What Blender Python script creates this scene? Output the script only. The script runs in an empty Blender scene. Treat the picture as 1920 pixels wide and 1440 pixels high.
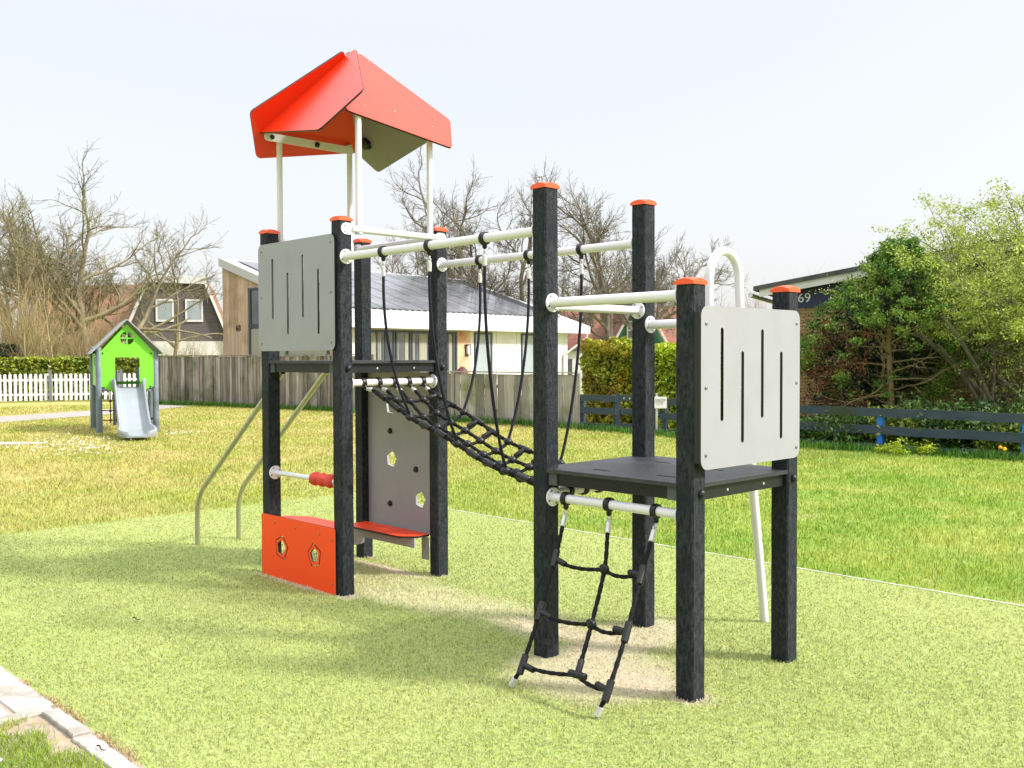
import bpy, bmesh, math, random
import numpy as np
from mathutils import Vector, Matrix, Euler
R = math.radians
PI = math.pi
random.seed(7); RNG = np.random.default_rng(7)
sc = bpy.context.scene
COL = sc.collection

# ------------------------------------------------------------------ camera
cd = bpy.data.cameras.new('camera'); cam = bpy.data.objects.new('camera', cd); COL.objects.link(cam)
cd.sensor_width = 36; cd.lens = 1837.97/1920*36; cd.clip_start = .1; cd.clip_end = 2000
CAMH = 1.5; PITCH = .0277; ROLL = -.0036
cam.matrix_world = Matrix.Translation((0, 0, CAMH)) @ Matrix.Rotation(PI/2-PITCH, 4, 'X') @ Matrix.Rotation(ROLL, 4, 'Z')
sc.camera = cam

# ------------------------------------------------------------------ light
YAW = -.8035; OX, OY = -1.064, 6.1594                 # the climbing frame stands here, turned by YAW
SUN_EL = R(40)
su, sv = .85, .527                                     # towards the sun, in the climbing frame's own axes
sx = su*math.cos(YAW)-sv*math.sin(YAW); sy = su*math.sin(YAW)+sv*math.cos(YAW)
sdir = Vector((sx*math.cos(SUN_EL), sy*math.cos(SUN_EL), math.sin(SUN_EL))).normalized()
sl = bpy.data.lights.new('sun', 'SUN'); sl.energy = 2.9; sl.angle = R(6.0); sl.color = (1, .935, .90)
so = bpy.data.objects.new('sun', sl); COL.objects.link(so); so.rotation_euler = sdir.to_track_quat('Z', 'Y').to_euler()
wd = bpy.data.worlds.new('World'); sc.world = wd; wd.use_nodes = True
nt = wd.node_tree; nt.nodes.clear()
sky = nt.nodes.new('ShaderNodeTexSky'); sky.sky_type = 'NISHITA'; sky.sun_disc = False
sky.sun_elevation = SUN_EL; sky.sun_rotation = math.atan2(sdir.x, sdir.y); sky.dust_density = 4; sky.air_density = 1; sky.ozone_density = 1
bg = nt.nodes.new('ShaderNodeBackground'); bg.inputs[1].default_value = .035
bg2 = nt.nodes.new('ShaderNodeBackground')             # thin white cloud veil over the whole sky
tcw = nt.nodes.new('ShaderNodeTexCoord'); nzw = nt.nodes.new('ShaderNodeTexNoise'); nzw.inputs['Scale'].default_value = 1.3; nzw.inputs['Detail'].default_value = 4
crw = nt.nodes.new('ShaderNodeValToRGB'); crw.color_ramp.elements[0].position = .35; crw.color_ramp.elements[1].position = .7
crw.color_ramp.elements[0].color = (.985, .985, .99, 1); crw.color_ramp.elements[1].color = (.995, .99, .99, 1)
nt.links.new(tcw.outputs['Generated'], nzw.inputs['Vector']); nt.links.new(nzw.outputs['Fac'], crw.inputs[0]); nt.links.new(crw.outputs[0], bg2.inputs[0])
# the veil is brighter overhead than near the horizon, as under thin cloud
spw = nt.nodes.new('ShaderNodeSeparateXYZ'); nt.links.new(tcw.outputs['Generated'], spw.inputs[0])
mrw = nt.nodes.new('ShaderNodeMapRange'); mrw.interpolation_type = 'SMOOTHSTEP'; mrw.inputs['From Min'].default_value = .30; mrw.inputs['From Max'].default_value = .95; mrw.inputs['To Min'].default_value = .365; mrw.inputs['To Max'].default_value = 1.15
nt.links.new(spw.outputs['Z'], mrw.inputs[0]); nt.links.new(mrw.outputs[0], bg2.inputs[1])
ad = nt.nodes.new('ShaderNodeAddShader'); wo = nt.nodes.new('ShaderNodeOutputWorld')
nt.links.new(sky.outputs[0], bg.inputs[0]); nt.links.new(bg.outputs[0], ad.inputs[0]); nt.links.new(bg2.outputs[0], ad.inputs[1]); nt.links.new(ad.outputs[0], wo.inputs[0])
sc.view_settings.view_transform = 'Standard'; sc.view_settings.look = 'None'; sc.view_settings.gamma = 1
sc.view_settings.exposure = 1.07; sc.view_settings.use_curve_mapping = False

# ------------------------------------------------------------------ materials
def mat(name, c1, c2=None, scale=5, rough=.5, bump=0, bscale=60, stretch=(1, 1, 1), metal=0, island=0, spec=.5, transl=0, contrast=.2, detail=4, c3=None, s3=1):
    m = bpy.data.materials.new(name); m.use_nodes = True; n = m.node_tree; N = n.nodes; Lk = n.links
    b = N['Principled BSDF']; b.inputs['Roughness'].default_value = rough; b.inputs['Metallic'].default_value = metal
    b.inputs['Specular IOR Level'].default_value = spec
    tc = N.new('ShaderNodeTexCoord'); mp = N.new('ShaderNodeMapping'); mp.inputs['Scale'].default_value = stretch; Lk.new(tc.outputs['Object'], mp.inputs[0])
    oi = N.new('ShaderNodeObjectInfo'); ofs = N.new('ShaderNodeMath'); ofs.operation = 'MULTIPLY'; ofs.inputs[1].default_value = 37; Lk.new(oi.outputs['Random'], ofs.inputs[0]); Lk.new(ofs.outputs[0], mp.inputs['Location'])
    out = None
    if c2 is not None:
        z = N.new('ShaderNodeTexNoise'); z.inputs['Scale'].default_value = scale; z.inputs['Detail'].default_value = detail; Lk.new(mp.outputs[0], z.inputs['Vector'])
        r = N.new('ShaderNodeValToRGB'); r.color_ramp.elements[0].position = .5-contrast; r.color_ramp.elements[1].position = .5+contrast
        r.color_ramp.elements[0].color = (*c1, 1); r.color_ramp.elements[1].color = (*c2, 1); Lk.new(z.outputs['Fac'], r.inputs[0]); out = r.outputs[0]
        if c3 is not None:
            z3 = N.new('ShaderNodeTexNoise'); z3.inputs['Scale'].default_value = s3; z3.inputs['Detail'].default_value = 3; Lk.new(tc.outputs['Object'], z3.inputs['Vector'])
            r3 = N.new('ShaderNodeValToRGB'); r3.color_ramp.elements[0].position = .5; r3.color_ramp.elements[1].position = .68; Lk.new(z3.outputs['Fac'], r3.inputs[0])
            mx = N.new('ShaderNodeMix'); mx.data_type = 'RGBA'; Lk.new(r3.outputs[0], mx.inputs['Factor']); Lk.new(out, mx.inputs['A']); mx.inputs['B'].default_value = (*c3, 1); out = mx.outputs['Result']
    if island:
        g = N.new('ShaderNodeNewGeometry'); h = N.new('ShaderNodeHueSaturation')
        mr = N.new('ShaderNodeMapRange'); mr.inputs['To Min'].default_value = 1-island; mr.inputs['To Max'].default_value = 1+island*.8; Lk.new(g.outputs['Random Per Island'], mr.inputs[0])
        Lk.new(mr.outputs[0], h.inputs['Value'])
        ms = N.new('ShaderNodeMath'); ms.operation = 'MULTIPLY'; ms.inputs[1].default_value = 17.3; Lk.new(g.outputs['Random Per Island'], ms.inputs[0])
        fr = N.new('ShaderNodeMath'); fr.operation = 'FRACT'; Lk.new(ms.outputs[0], fr.inputs[0])
        mh = N.new('ShaderNodeMapRange'); mh.inputs['To Min'].default_value = .5-island*.045; mh.inputs['To Max'].default_value = .5+island*.045; Lk.new(fr.outputs[0], mh.inputs[0]); Lk.new(mh.outputs[0], h.inputs['Hue'])
        if out: Lk.new(out, h.inputs['Color'])
        else: h.inputs['Color'].default_value = (*c1, 1)
        out = h.outputs[0]
    if out: Lk.new(out, b.inputs['Base Color'])
    else: b.inputs['Base Color'].default_value = (*c1, 1)
    if bump:
        z2 = N.new('ShaderNodeTexNoise'); z2.inputs['Scale'].default_value = bscale; z2.inputs['Detail'].default_value = 5; Lk.new(mp.outputs[0], z2.inputs['Vector'])
        bp = N.new('ShaderNodeBump'); bp.inputs['Strength'].default_value = bump; bp.inputs['Distance'].default_value = .01; Lk.new(z2.outputs['Fac'], bp.inputs['Height']); Lk.new(bp.outputs[0], b.inputs['Normal'])
    if transl:
        t = N.new('ShaderNodeBsdfTranslucent'); mxs = N.new('ShaderNodeMixShader'); mxs.inputs[0].default_value = transl
        if out: Lk.new(out, t.inputs[0])
        else: t.inputs[0].default_value = (*c1, 1)
        o = N['Material Output']; Lk.new(b.outputs[0], mxs.inputs[1]); Lk.new(t.outputs[0], mxs.inputs[2]); Lk.new(mxs.outputs[0], o.inputs[0])
    return m

M = {}
M['post'] = mat('recycled_plastic', (.005, .009, .012), (.042, .045, .051), 75, .58, .6, 170, (1, 1, .45), contrast=.22, detail=6, c3=(.015, .019, .024), s3=4, spec=.12)
M['cap'] = mat('orange_cap', (.86, .10, .022), (.80, .08, .018), 3, .38)
M['orange'] = mat('orange_board', (.90, .060, .001), (.86, .055, .001), 2.5, .42, .03, 300)
M['roofred'] = mat('red_orange_board', (.74, .036, .008), (.70, .032, .007), 2.0, .30, .03, 300, spec=.4)
M['core'] = mat('dark_core', (.012, .010, .010), rough=.5)
M['grey'] = mat('light_grey_board', (.288, .291, .320), (.270, .274, .302), 2.2, .42, .03, 300, c3=(.262, .264, .286), s3=5)
M['olive'] = mat('grey_board_underside', (.20, .195, .18), (.17, .165, .155), 3, .5)
M['white'] = mat('white_tube', (.72, .70, .74), (.67, .655, .69), 6, .28, contrast=.3)
M['steel'] = mat('brushed_steel', (.50, .47, .40), (.42, .40, .34), 30, .34, .06, 200, (1, 1, .1), metal=.85)
M['bolt'] = mat('bolt_steel', (.30, .30, .29), (.14, .14, .14), 90, .35, metal=.7)
M['black'] = mat('black_plastic', (.007, .007, .009), (.012, .012, .014), 20, .40, spec=.35)
M['deck'] = mat('black_deck', (.016, .018, .022), (.030, .032, .038), 16, .48, .25, 160, (1, 6, 1))
M['beam'] = mat('black_beam', (.007, .008, .010), (.013, .014, .016), 12, .45, spec=.3)
M['rope'] = mat('black_rope', (.006, .006, .008), (.011, .011, .013), 60, .7, .3, 400, spec=.15)
M['hang'] = mat('navy_rubber', (.005, .005, .014), (.008, .008, .018), 20, .5, spec=.25)
M['alu'] = mat('aluminium', (.62, .62, .60), (.5, .5, .49), 60, .42, metal=.35)
M['bead'] = mat('red_bead', (.62, .05, .028), (.5, .04, .022), 25, .55, .15, 200)
M['green'] = mat('lime_board', (.17, .60, .03), (.155, .56, .028), 2, .4)
M['slate'] = mat('blue_grey_post', (.115, .155, .19), (.16, .20, .235), 9, .5, .2, 60, c3=(.09, .115, .14), s3=3)
M['slide'] = mat('pale_grey_slide', (.27, .30, .325), (.24, .27, .29), 4, .33)
M['roofgrey'] = mat('grey_roof_board', (.30, .32, .33), (.24, .25, .26), 5, .5)
M['redrope'] = mat('dark_red_rope', (.09, .018, .018), rough=.7)
M['plank'] = mat('weathered_planks', (.13, .105, .075), (.34, .315, .275), 3.2, .85, .5, 30, (5, 5, .45), island=.55, c3=(.085, .095, .045), s3=1.3, contrast=.22, detail=7)
M['plank2'] = mat('pale_weathered_planks', (.22, .20, .16), (.36, .345, .30), 3.2, .85, .5, 30, (5, 5, .45), island=.42, c3=(.17, .17, .09), s3=1.6, contrast=.22, detail=7)
M['picket'] = mat('white_picket', (.74, .74, .75), (.62, .63, .65), 5, .5, c3=(.5, .52, .5), s3=2)
M['fgrey'] = mat('grey_fence_post', (.10, .115, .13), (.16, .17, .18), 6, .6)
M['navyboard'] = mat('dark_weathered_board', (.020, .040, .062), (.045, .066, .080), 2.6, .75, .4, 40, (1, 1, 5), c3=(.030, .048, .022), s3=1.1, contrast=.24)
M['bluepost'] = mat('bright_blue_post', (.012, .13, .50), (.02, .17, .58), 7, .5)
M['conc'] = mat('pale_concrete', (.35, .335, .31), (.46, .445, .42), 7, .85, .5, 90, c3=(.24, .22, .18), s3=4)
M['curb'] = mat('edge_strip', (.34, .36, .26), (.52, .52, .44), 8, .85, .3, 90)
M['pathm'] = mat('path_paving', (.25, .225, .205), (.33, .30, .28), 3, .9, .3, 60)
M['bark'] = mat('tree_bark', (.12, .10, .06), (.26, .23, .135), 3, .9, .6, 20, (1, 1, .4), c3=(.17, .17, .06), s3=.7)
M['bark2'] = mat('grey_bark', (.095, .080, .060), (.20, .175, .13), 3, .9, .5, 20, c3=(.15, .15, .07), s3=.6)
M['twig'] = mat('shrub_twigs', (.22, .165, .075), (.38, .31, .15), 2, .9, island=.35, c3=(.20, .19, .055), s3=.5)
M['twigfar'] = mat('far_twigs', (.22, .165, .12), (.33, .26, .20), 1, .9, island=.3)
M['leafy'] = mat('hedge_leaf', (.10, .17, .018), (.22, .28, .035), 1.6, .5, island=.5, transl=.3, spec=.4)
M['leafhedge'] = mat('yellow_green_leaf', (.26, .38, .012), (.46, .54, .03), 1.4, .5, island=.45, transl=.3)
M['leafrust'] = mat('rusty_yellow_leaf', (.36, .26, .02), (.36, .44, .03), 1.8, .5, island=.45, transl=.3)
M['conifer'] = mat('conifer_spray', (.045, .14, .012), (.21, .33, .03), 1.8, .6, island=.5, transl=.3)
M['conbrown'] = mat('dead_conifer_spray', (.09, .035, .012), (.20, .08, .02), 2.0, .8, island=.5)
M['shrubleaf'] = mat('pale_green_leaf', (.25, .34, .04), (.44, .51, .09), 1.3, .5, island=.45, transl=.35)
M['underleaf'] = mat('dark_green_leaf', (.03, .09, .012), (.10, .19, .03), 2.0, .5, island=.6, transl=.15)
M['laurel'] = mat('laurel_leaf', (.14, .20, .016), (.32, .36, .04), 2.2, .35, island=.5, transl=.2)
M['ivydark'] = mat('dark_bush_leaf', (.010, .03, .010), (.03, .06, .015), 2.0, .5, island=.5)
M['hwhite'] = mat('white_cladding', (.66, .67, .65), (.58, .59, .57), 2, .55)
M['hwhite2'] = mat('white_metal_roof', (.74, .75, .75), (.68, .69, .69), 2, .35)
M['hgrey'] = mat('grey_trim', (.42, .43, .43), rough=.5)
M['larch'] = mat('pale_larch_cladding', (.36, .25, .17), (.50, .38, .28), 4, .75, .3, 30, (2, 2, .3), island=.12, c3=(.30, .20, .13), s3=1.0)
M['larch2'] = mat('orange_larch_cladding', (.56, .36, .22), (.62, .45, .30), 4, .7, .2, 30, (2, 2, .3), c3=(.45, .2, .09), s3=1.2)
M['frame'] = mat('anthracite_frame', (.028, .040, .052), (.035, .048, .06), 3, .45)
M['curtain'] = mat('cream_curtain', (.34, .335, .27), (.24, .235, .19), 6, .9, stretch=(9, 9, .1))
M['frost'] = mat('frosted_door_panel', (.32, .37, .39), (.26, .31, .33), 2, .3)
M['inside'] = mat('dark_room', (.02, .02, .022), rough=.9)
M['pv'] = mat('solar_panel', (.10, .108, .12), (.17, .178, .19), .8, .16, stretch=(1, 1, 1), island=.10, spec=.9, contrast=.12)
M['pvline'] = mat('panel_seam', (.02, .022, .026), rough=.5)
M['brick'] = None
M['navy'] = mat('navy_boarding', (.010, .022, .075), (.016, .03, .095), 3, .5)
M['roofedge'] = mat('dark_roofing', (.05, .052, .055), (.09, .092, .09), 5, .8)
M['browntile'] = mat('brown_roof_tiles', (.18, .085, .045), (.26, .135, .08), 2.2, .85, .5, 12, (1, 1, 5), c3=(.13, .09, .05), s3=.6)
M['redtile'] = mat('red_roof_tiles', (.17, .060, .038), (.26, .105, .07), 2.5, .85, .6, 10, (1, 1, 4), c3=(.15, .085, .06), s3=.7)
M['darkboard'] = mat('dark_boarding', (.075, .07, .072), (.11, .10, .10), 3, .7, stretch=(.3, .3, 6))
M['dgreen'] = mat('green_boarding', (.02, .10, .055), (.03, .13, .07), 3, .6, stretch=(1, 1, 9))
M['ink'] = mat('sign_ink', (.09, .10, .12), rough=.6)
M['digit'] = mat('white_digits', (.78, .78, .76), rough=.4)
M['digitd'] = mat('dark_digits', (.03, .018, .010), rough=.4)
M['petal'] = mat('white_petals', (.80, .80, .78), rough=.5)
M['yellow'] = mat('yellow_petals', (.85, .42, .01), rough=.5)
M['deadgrass'] = mat('dry_grass', (.30, .20, .10), (.45, .34, .18), 20, .9, island=.4)
M['stick'] = mat('dark_stick', (.03, .018, .012), rough=.9)
M['pot'] = mat('maroon_pot', (.09, .016, .016), rough=.6)
M['glass'] = mat('window_glass', (.03, .036, .04), (.10, .115, .12), 1.2, .06, spec=.9, stretch=(1, 1, .6))

def brickmat():
    m = bpy.data.materials.new('yellow_brick'); m.use_nodes = True; n = m.node_tree; N = n.nodes; L = n.links; b = N['Principled BSDF']; b.inputs['Roughness'].default_value = .9
    tc = N.new('ShaderNodeTexCoord'); mp = N.new('ShaderNodeMapping'); mp.inputs['Rotation'].default_value = (PI/2, 0, 0); L.new(tc.outputs['Object'], mp.inputs[0])
    br = N.new('ShaderNodeTexBrick'); L.new(mp.outputs[0], br.inputs[0]); br.inputs['Scale'].default_value = 1; br.inputs['Brick Width'].default_value = .225; br.inputs['Row Height'].default_value = .068
    br.inputs['Mortar Size'].default_value = .008; br.inputs['Color1'].default_value = (.30, .195, .085, 1); br.inputs['Color2'].default_value = (.40, .27, .12, 1); br.inputs['Mortar'].default_value = (.13, .10, .07, 1)
    L.new(br.outputs[0], b.inputs['Base Color'])
    bp = N.new('ShaderNodeBump'); bp.inputs['Strength'].default_value = .4; bp.inputs['Distance'].default_value = .01; bp.invert = True; L.new(br.outputs['Fac'], bp.inputs['Height']); L.new(bp.outputs[0], b.inputs['Normal'])
    return m
M['brick'] = brickmat()

# ------------------------------------------------------------------ mesh helpers
class MB:
    def __init__(s): s.v = []; s.f = []; s.m = []; s.cur = 0
    def add(s, vs, fs):
        o = len(s.v); s.v += [tuple(p) for p in vs]
        for f in fs: s.f.append(tuple(o+i for i in f)); s.m.append(s.cur)
        return s
    def box(s, a, b, T=None):
        x0, y0, z0 = a; x1, y1, z1 = b
        vs = [Vector(p) for p in ((x0, y0, z0), (x1, y0, z0), (x1, y1, z0), (x0, y1, z0), (x0, y0, z1), (x1, y0, z1), (x1, y1, z1), (x0, y1, z1))]
        if T is not None: vs = [T @ p for p in vs]
        return s.add(vs, [(3, 2, 1, 0), (4, 5, 6, 7), (0, 1, 5, 4), (1, 2, 6, 5), (2, 3, 7, 6), (3, 0, 4, 7)])
    def tube(s, pts, r, n=12, caps=True, lobes=None, r2=None):
        pts = [Vector(p) for p in pts]; k = len(pts)
        if k < 2: return s
        t0 = (pts[1]-pts[0]).normalized(); up = Vector((0, 0, 1)) if abs(t0.z) < .9 else Vector((1, 0, 0))
        nrm = t0.cross(up).normalized(); vs = []; dist = 0
        for i, p in enumerate(pts):
            t = (pts[min(i+1, k-1)]-pts[max(i-1, 0)]).normalized()
            nrm = (nrm-t*nrm.dot(t)).normalized(); bi = t.cross(nrm)
            if i: dist += (p-pts[i-1]).length
            rr = r if not callable(r) else r(i/(k-1))
            if r2 is not None: rr = r+(r2-r)*i/(k-1)
            for j in range(n):
                a = 2*PI*j/n; q = rr
                if lobes: q = rr*(.86+.16*math.cos(lobes[0]*(a+dist*lobes[1])))
                vs.append(p+nrm*(math.cos(a)*q)+bi*(math.sin(a)*q))
        fs = [(i*n+j, i*n+(j+1) % n, (i+1)*n+(j+1) % n, (i+1)*n+j) for i in range(k-1) for j in range(n)]
        if caps: fs += [tuple(range(n-1, -1, -1)), tuple((k-1)*n+j for j in range(n))]
        return s.add(vs, fs)
    def lathe(s, prof, c, axis, n=16):
        """prof: (radius, height) pairs along axis from c"""
        ax = Vector(axis).normalized(); up = Vector((0, 0, 1)) if abs(ax.z) < .9 else Vector((1, 0, 0)); a = ax.cross(up).normalized(); b = ax.cross(a); c = Vector(c); vs = []
        for r, h in prof:
            for j in range(n): t = 2*PI*j/n; vs.append(c+ax*h+a*(r*math.cos(t))-b*(r*math.sin(t)))
        fs = [(i*n+j, i*n+(j+1) % n, (i+1)*n+(j+1) % n, (i+1)*n+j) for i in range(len(prof)-1) for j in range(n)]
        fs += [tuple(range(n-1, -1, -1)), tuple((len(prof)-1)*n+j for j in range(n))]
        return s.add(vs, fs)
    def ball(s, c, r, n=12, sc=(1, 1, 1)):
        m = n//2; vs = []; c = Vector(c)
        for i in range(m+1):
            p = PI*i/m
            for j in range(n): t = 2*PI*j/n; vs.append(c+Vector((r*sc[0]*math.sin(p)*math.cos(t), r*sc[1]*math.sin(p)*math.sin(t), r*sc[2]*math.cos(p))))
        return s.add(vs, [(i*n+j, (i+1)*n+j, (i+1)*n+(j+1) % n, i*n+(j+1) % n) for i in range(m) for j in range(n)])
    def prism(s, poly, f):
        """closed polygon of 2D points, f(a,b,side) gives the 3D point of side 0/1"""
        n = len(poly); vs = [f(a, b, 0) for a, b in poly]+[f(a, b, 1) for a, b in poly]
        return s.add(vs, [tuple(range(n-1, -1, -1)), tuple(range(n, 2*n))]+[(i, (i+1) % n, n+(i+1) % n, n+i) for i in range(n)])
    def build(s, name, mats, parent=None, smooth=False, loc=None, rz=None):
        me = bpy.data.meshes.new(name); me.from_pydata(s.v, [], s.f); me.validate()
        if not isinstance(mats, (list, tuple)): mats = [mats]
        for m in mats: me.materials.append(m)
        if len(mats) > 1 and len(me.polygons) == len(s.m): me.polygons.foreach_set('material_index', s.m)
        bm = bmesh.new(); bm.from_mesh(me); bmesh.ops.recalc_face_normals(bm, faces=bm.faces); bm.to_mesh(me); bm.free()
        if smooth:
            me.polygons.foreach_set('use_smooth', [True]*len(me.polygons))
            try: me.set_sharp_from_angle(angle=R(40))
            except Exception: pass
        o = bpy.data.objects.new(name, me); COL.objects.link(o)
        if parent: o.parent = parent
        if loc is not None: o.location = loc
        if rz is not None: o.rotation_euler.z = rz
        return o

def _split(s, name, mats, parent=None, smooth=False):
    """build each connected piece as an object of its own"""
    par = list(range(len(s.v)))
    def fd(i):
        while par[i] != i: par[i] = par[par[i]]; i = par[i]
        return i
    for f in s.f:
        for i in f[1:]: par[fd(i)] = fd(f[0])
    G = {}
    for f in s.f: G.setdefault(fd(f[0]), []).append(f)
    for fs in G.values():
        ids = sorted({i for f in fs for i in f}); mp = {i: k for k, i in enumerate(ids)}; m = MB(); m.v = [s.v[i] for i in ids]; m.f = [tuple(mp[i] for i in f) for f in fs]; m.m = [0]*len(fs); o = m.build(name, mats, parent, smooth)
    return o
MB.split = _split
def tag(o, label=None, cat=None, group=None, kind=None):
    if label: o['label'] = label
    if cat: o['category'] = cat
    if group: o['group'] = group
    if kind: o['kind'] = kind
    return o
def empty(name, loc=(0, 0, 0), rz=0, **k):
    o = bpy.data.objects.new(name, None); COL.objects.link(o); o.location = loc; o.rotation_euler.z = rz; o.empty_display_size = .2
    return tag(o, **k)
def copy_tree(o, parent=None):
    c = o.copy(); COL.objects.link(c); c.parent = parent
    for ch in list(o.children): copy_tree(ch, c)
    return c
def rrect(a0, b0, a1, b1, r, n=6):
    P = []
    for cx, cy, s in ((a1-r, b0+r, -90), (a1-r, b1-r, 0), (a0+r, b1-r, 90), (a0+r, b0+r, 180)):
        for i in range(n+1): t = R(s+90*i/n); P.append((cx+r*math.cos(t), cy+r*math.sin(t)))
    return P
def roundpoly(P, r, n=5):
    out = []; k = len(P)
    for i in range(k):
        p = Vector(P[i]); a = (Vector(P[i-1])-p); b = (Vector(P[(i+1) % k])-p); rr = min(r, a.length*.45, b.length*.45)
        a = p+a.normalized()*rr; b = p+b.normalized()*rr
        for j in range(n+1): t = j/n; q = a*(1-t)**2+p*2*t*(1-t)+b*t*t; out.append((q.x, q.y))
    return out
def ngon(c, r, n, rot=0): return [(c[0]+r*math.cos(rot+2*PI*i/n), c[1]+r*math.sin(rot+2*PI*i/n)) for i in range(n)]
def slot(a, b0, b1, w): return rrect(a-w/2, b0, a+w/2, b1, w/2-.0001, 5)
def board(name, outer, holes, f, mats, parent, t=.013):
    """flat board with holes: f(a,b,d) maps outline coordinates and depth d to 3D; mats = [face, edge, back]"""
    bm = bmesh.new(); loops = []
    for lp in [outer]+holes:
        vs = [bm.verts.new((a, b, 0)) for a, b in lp]
        for i in range(len(vs)): bm.edges.new((vs[i], vs[(i+1) % len(vs)]))
    bmesh.ops.triangle_fill(bm, use_beauty=True, use_dissolve=False, edges=bm.edges[:], normal=(0, 0, 1))
    ff = bm.faces[:]
    for fc in ff:
        if fc.normal.z < 0: fc.normal_flip()
        fc.material_index = 0
    g = bmesh.ops.duplicate(bm, geom=bm.verts[:]+bm.edges[:]+bm.faces[:]); dv = [e for e in g['geom'] if isinstance(e, bmesh.types.BMVert)]; df = [e for e in g['geom'] if isinstance(e, bmesh.types.BMFace)]
    for v in dv: v.co.z = -t
    for fc in df: fc.normal_flip(); fc.material_index = 2 if len(mats) > 2 else 0
    bm.verts.index_update(); vm = g['vert_map']
    for e in [e for e in bm.edges if e.is_boundary and e.verts[0].co.z > -t/2 and e.verts[1].co.z > -t/2]:
        a, b = e.verts; fc = bm.faces.new((a, b, vm[b], vm[a])); fc.material_index = 1
    for v in bm.verts: v.co = Vector(f(v.co.x, v.co.y, -v.co.z))
    bmesh.ops.recalc_face_normals(bm, faces=bm.faces)
    me = bpy.data.meshes.new(name); bm.to_mesh(me); bm.free()
    for m in mats: me.materials.append(m)
    o = bpy.data.objects.new(name, me); COL.objects.link(o); o.parent = parent; return o
def bez(P, n):
    P = [Vector(p) for p in P]; out = []
    for i in range(n+1):
        t = i/n; Q = P[:]
        while len(Q) > 1: Q = [Q[j]*(1-t)+Q[j+1]*t for j in range(len(Q)-1)]
        out.append(Q[0])
    return out
def spline(P, n=8):
    P = [Vector(p) for p in P]; Q = [P[0]*2-P[1]]+P+[P[-1]*2-P[-2]]; out = []
    for i in range(1, len(Q)-2):
        a, b, c, d = Q[i-1:i+3]
        for j in range(n):
            t = j/n; out.append(.5*((2*b)+(c-a)*t+(2*a-5*b+4*c-d)*t*t+(3*b-a-3*c+d)*t**3))
    out.append(P[-1]); return out
def fillet(P, r, n=6):
    P = [Vector(p) for p in P]; out = [P[0]]
    for i in range(1, len(P)-1):
        p = P[i]; a = (P[i-1]-p); b = (P[i+1]-p); rr = min(r, a.length*.45, b.length*.45); a = p+a.normalized()*rr; b = p+b.normalized()*rr
        out += [a*(1-j/n)**2+p*2*(j/n)*(1-j/n)+b*(j/n)**2 for j in range(n+1)]
    return out+[P[-1]]
def textmesh(name, txt, size, mtl, parent, T, extrude=.002, align='CENTER'):
    cu = bpy.data.curves.new(name, 'FONT'); cu.body = txt; cu.size = size; cu.extrude = extrude; cu.align_x = align; cu.align_y = 'CENTER'
    tmp = bpy.data.objects.new('tmp', cu); COL.objects.link(tmp); bpy.context.view_layer.update()
    me = bpy.data.meshes.new_from_object(tmp.evaluated_get(bpy.context.evaluated_depsgraph_get())); COL.objects.unlink(tmp); bpy.data.objects.remove(tmp)
    me.name = name; me.materials.clear(); me.materials.append(mtl); me.transform(T)
    o = bpy.data.objects.new(name, me); COL.objects.link(o); o.parent = parent; return o
def npmesh(name, V, F, mtl, n=4, parent=None, loc=None, rz=None, smooth=False):
    """V (k,3) array, F (m,n) int array"""
    me = bpy.data.meshes.new(name); me.vertices.add(len(V)); me.vertices.foreach_set('co', np.asarray(V, np.float32).ravel())
    m = len(F); me.loops.add(m*n); me.polygons.add(m); me.loops.foreach_set('vertex_index', np.asarray(F, np.int32).ravel())
    me.polygons.foreach_set('loop_start', np.arange(0, m*n, n, dtype=np.int32)); me.polygons.foreach_set('loop_total', np.full(m, n, np.int32))
    me.materials.append(mtl); me.update(calc_edges=True)
    if smooth: me.polygons.foreach_set('use_smooth', [True]*m)
    o = bpy.data.objects.new(name, me); COL.objects.link(o)
    if parent: o.parent = parent
    if loc is not None: o.location = loc
    if rz is not None: o.rotation_euler.z = rz
    return o
def at(px, d, py=None):
    """a point of the place: seen at photo column px, d metres out, on the ground or at photo row py"""
    x = (px-960)/1838*d
    return (x, d, 0 if py is None else CAMH+(669-py)/1838*d)
def uv2w(u, v): return (OX+u*math.cos(YAW)-v*math.sin(YAW), OY+u*math.sin(YAW)+v*math.cos(YAW))

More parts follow.
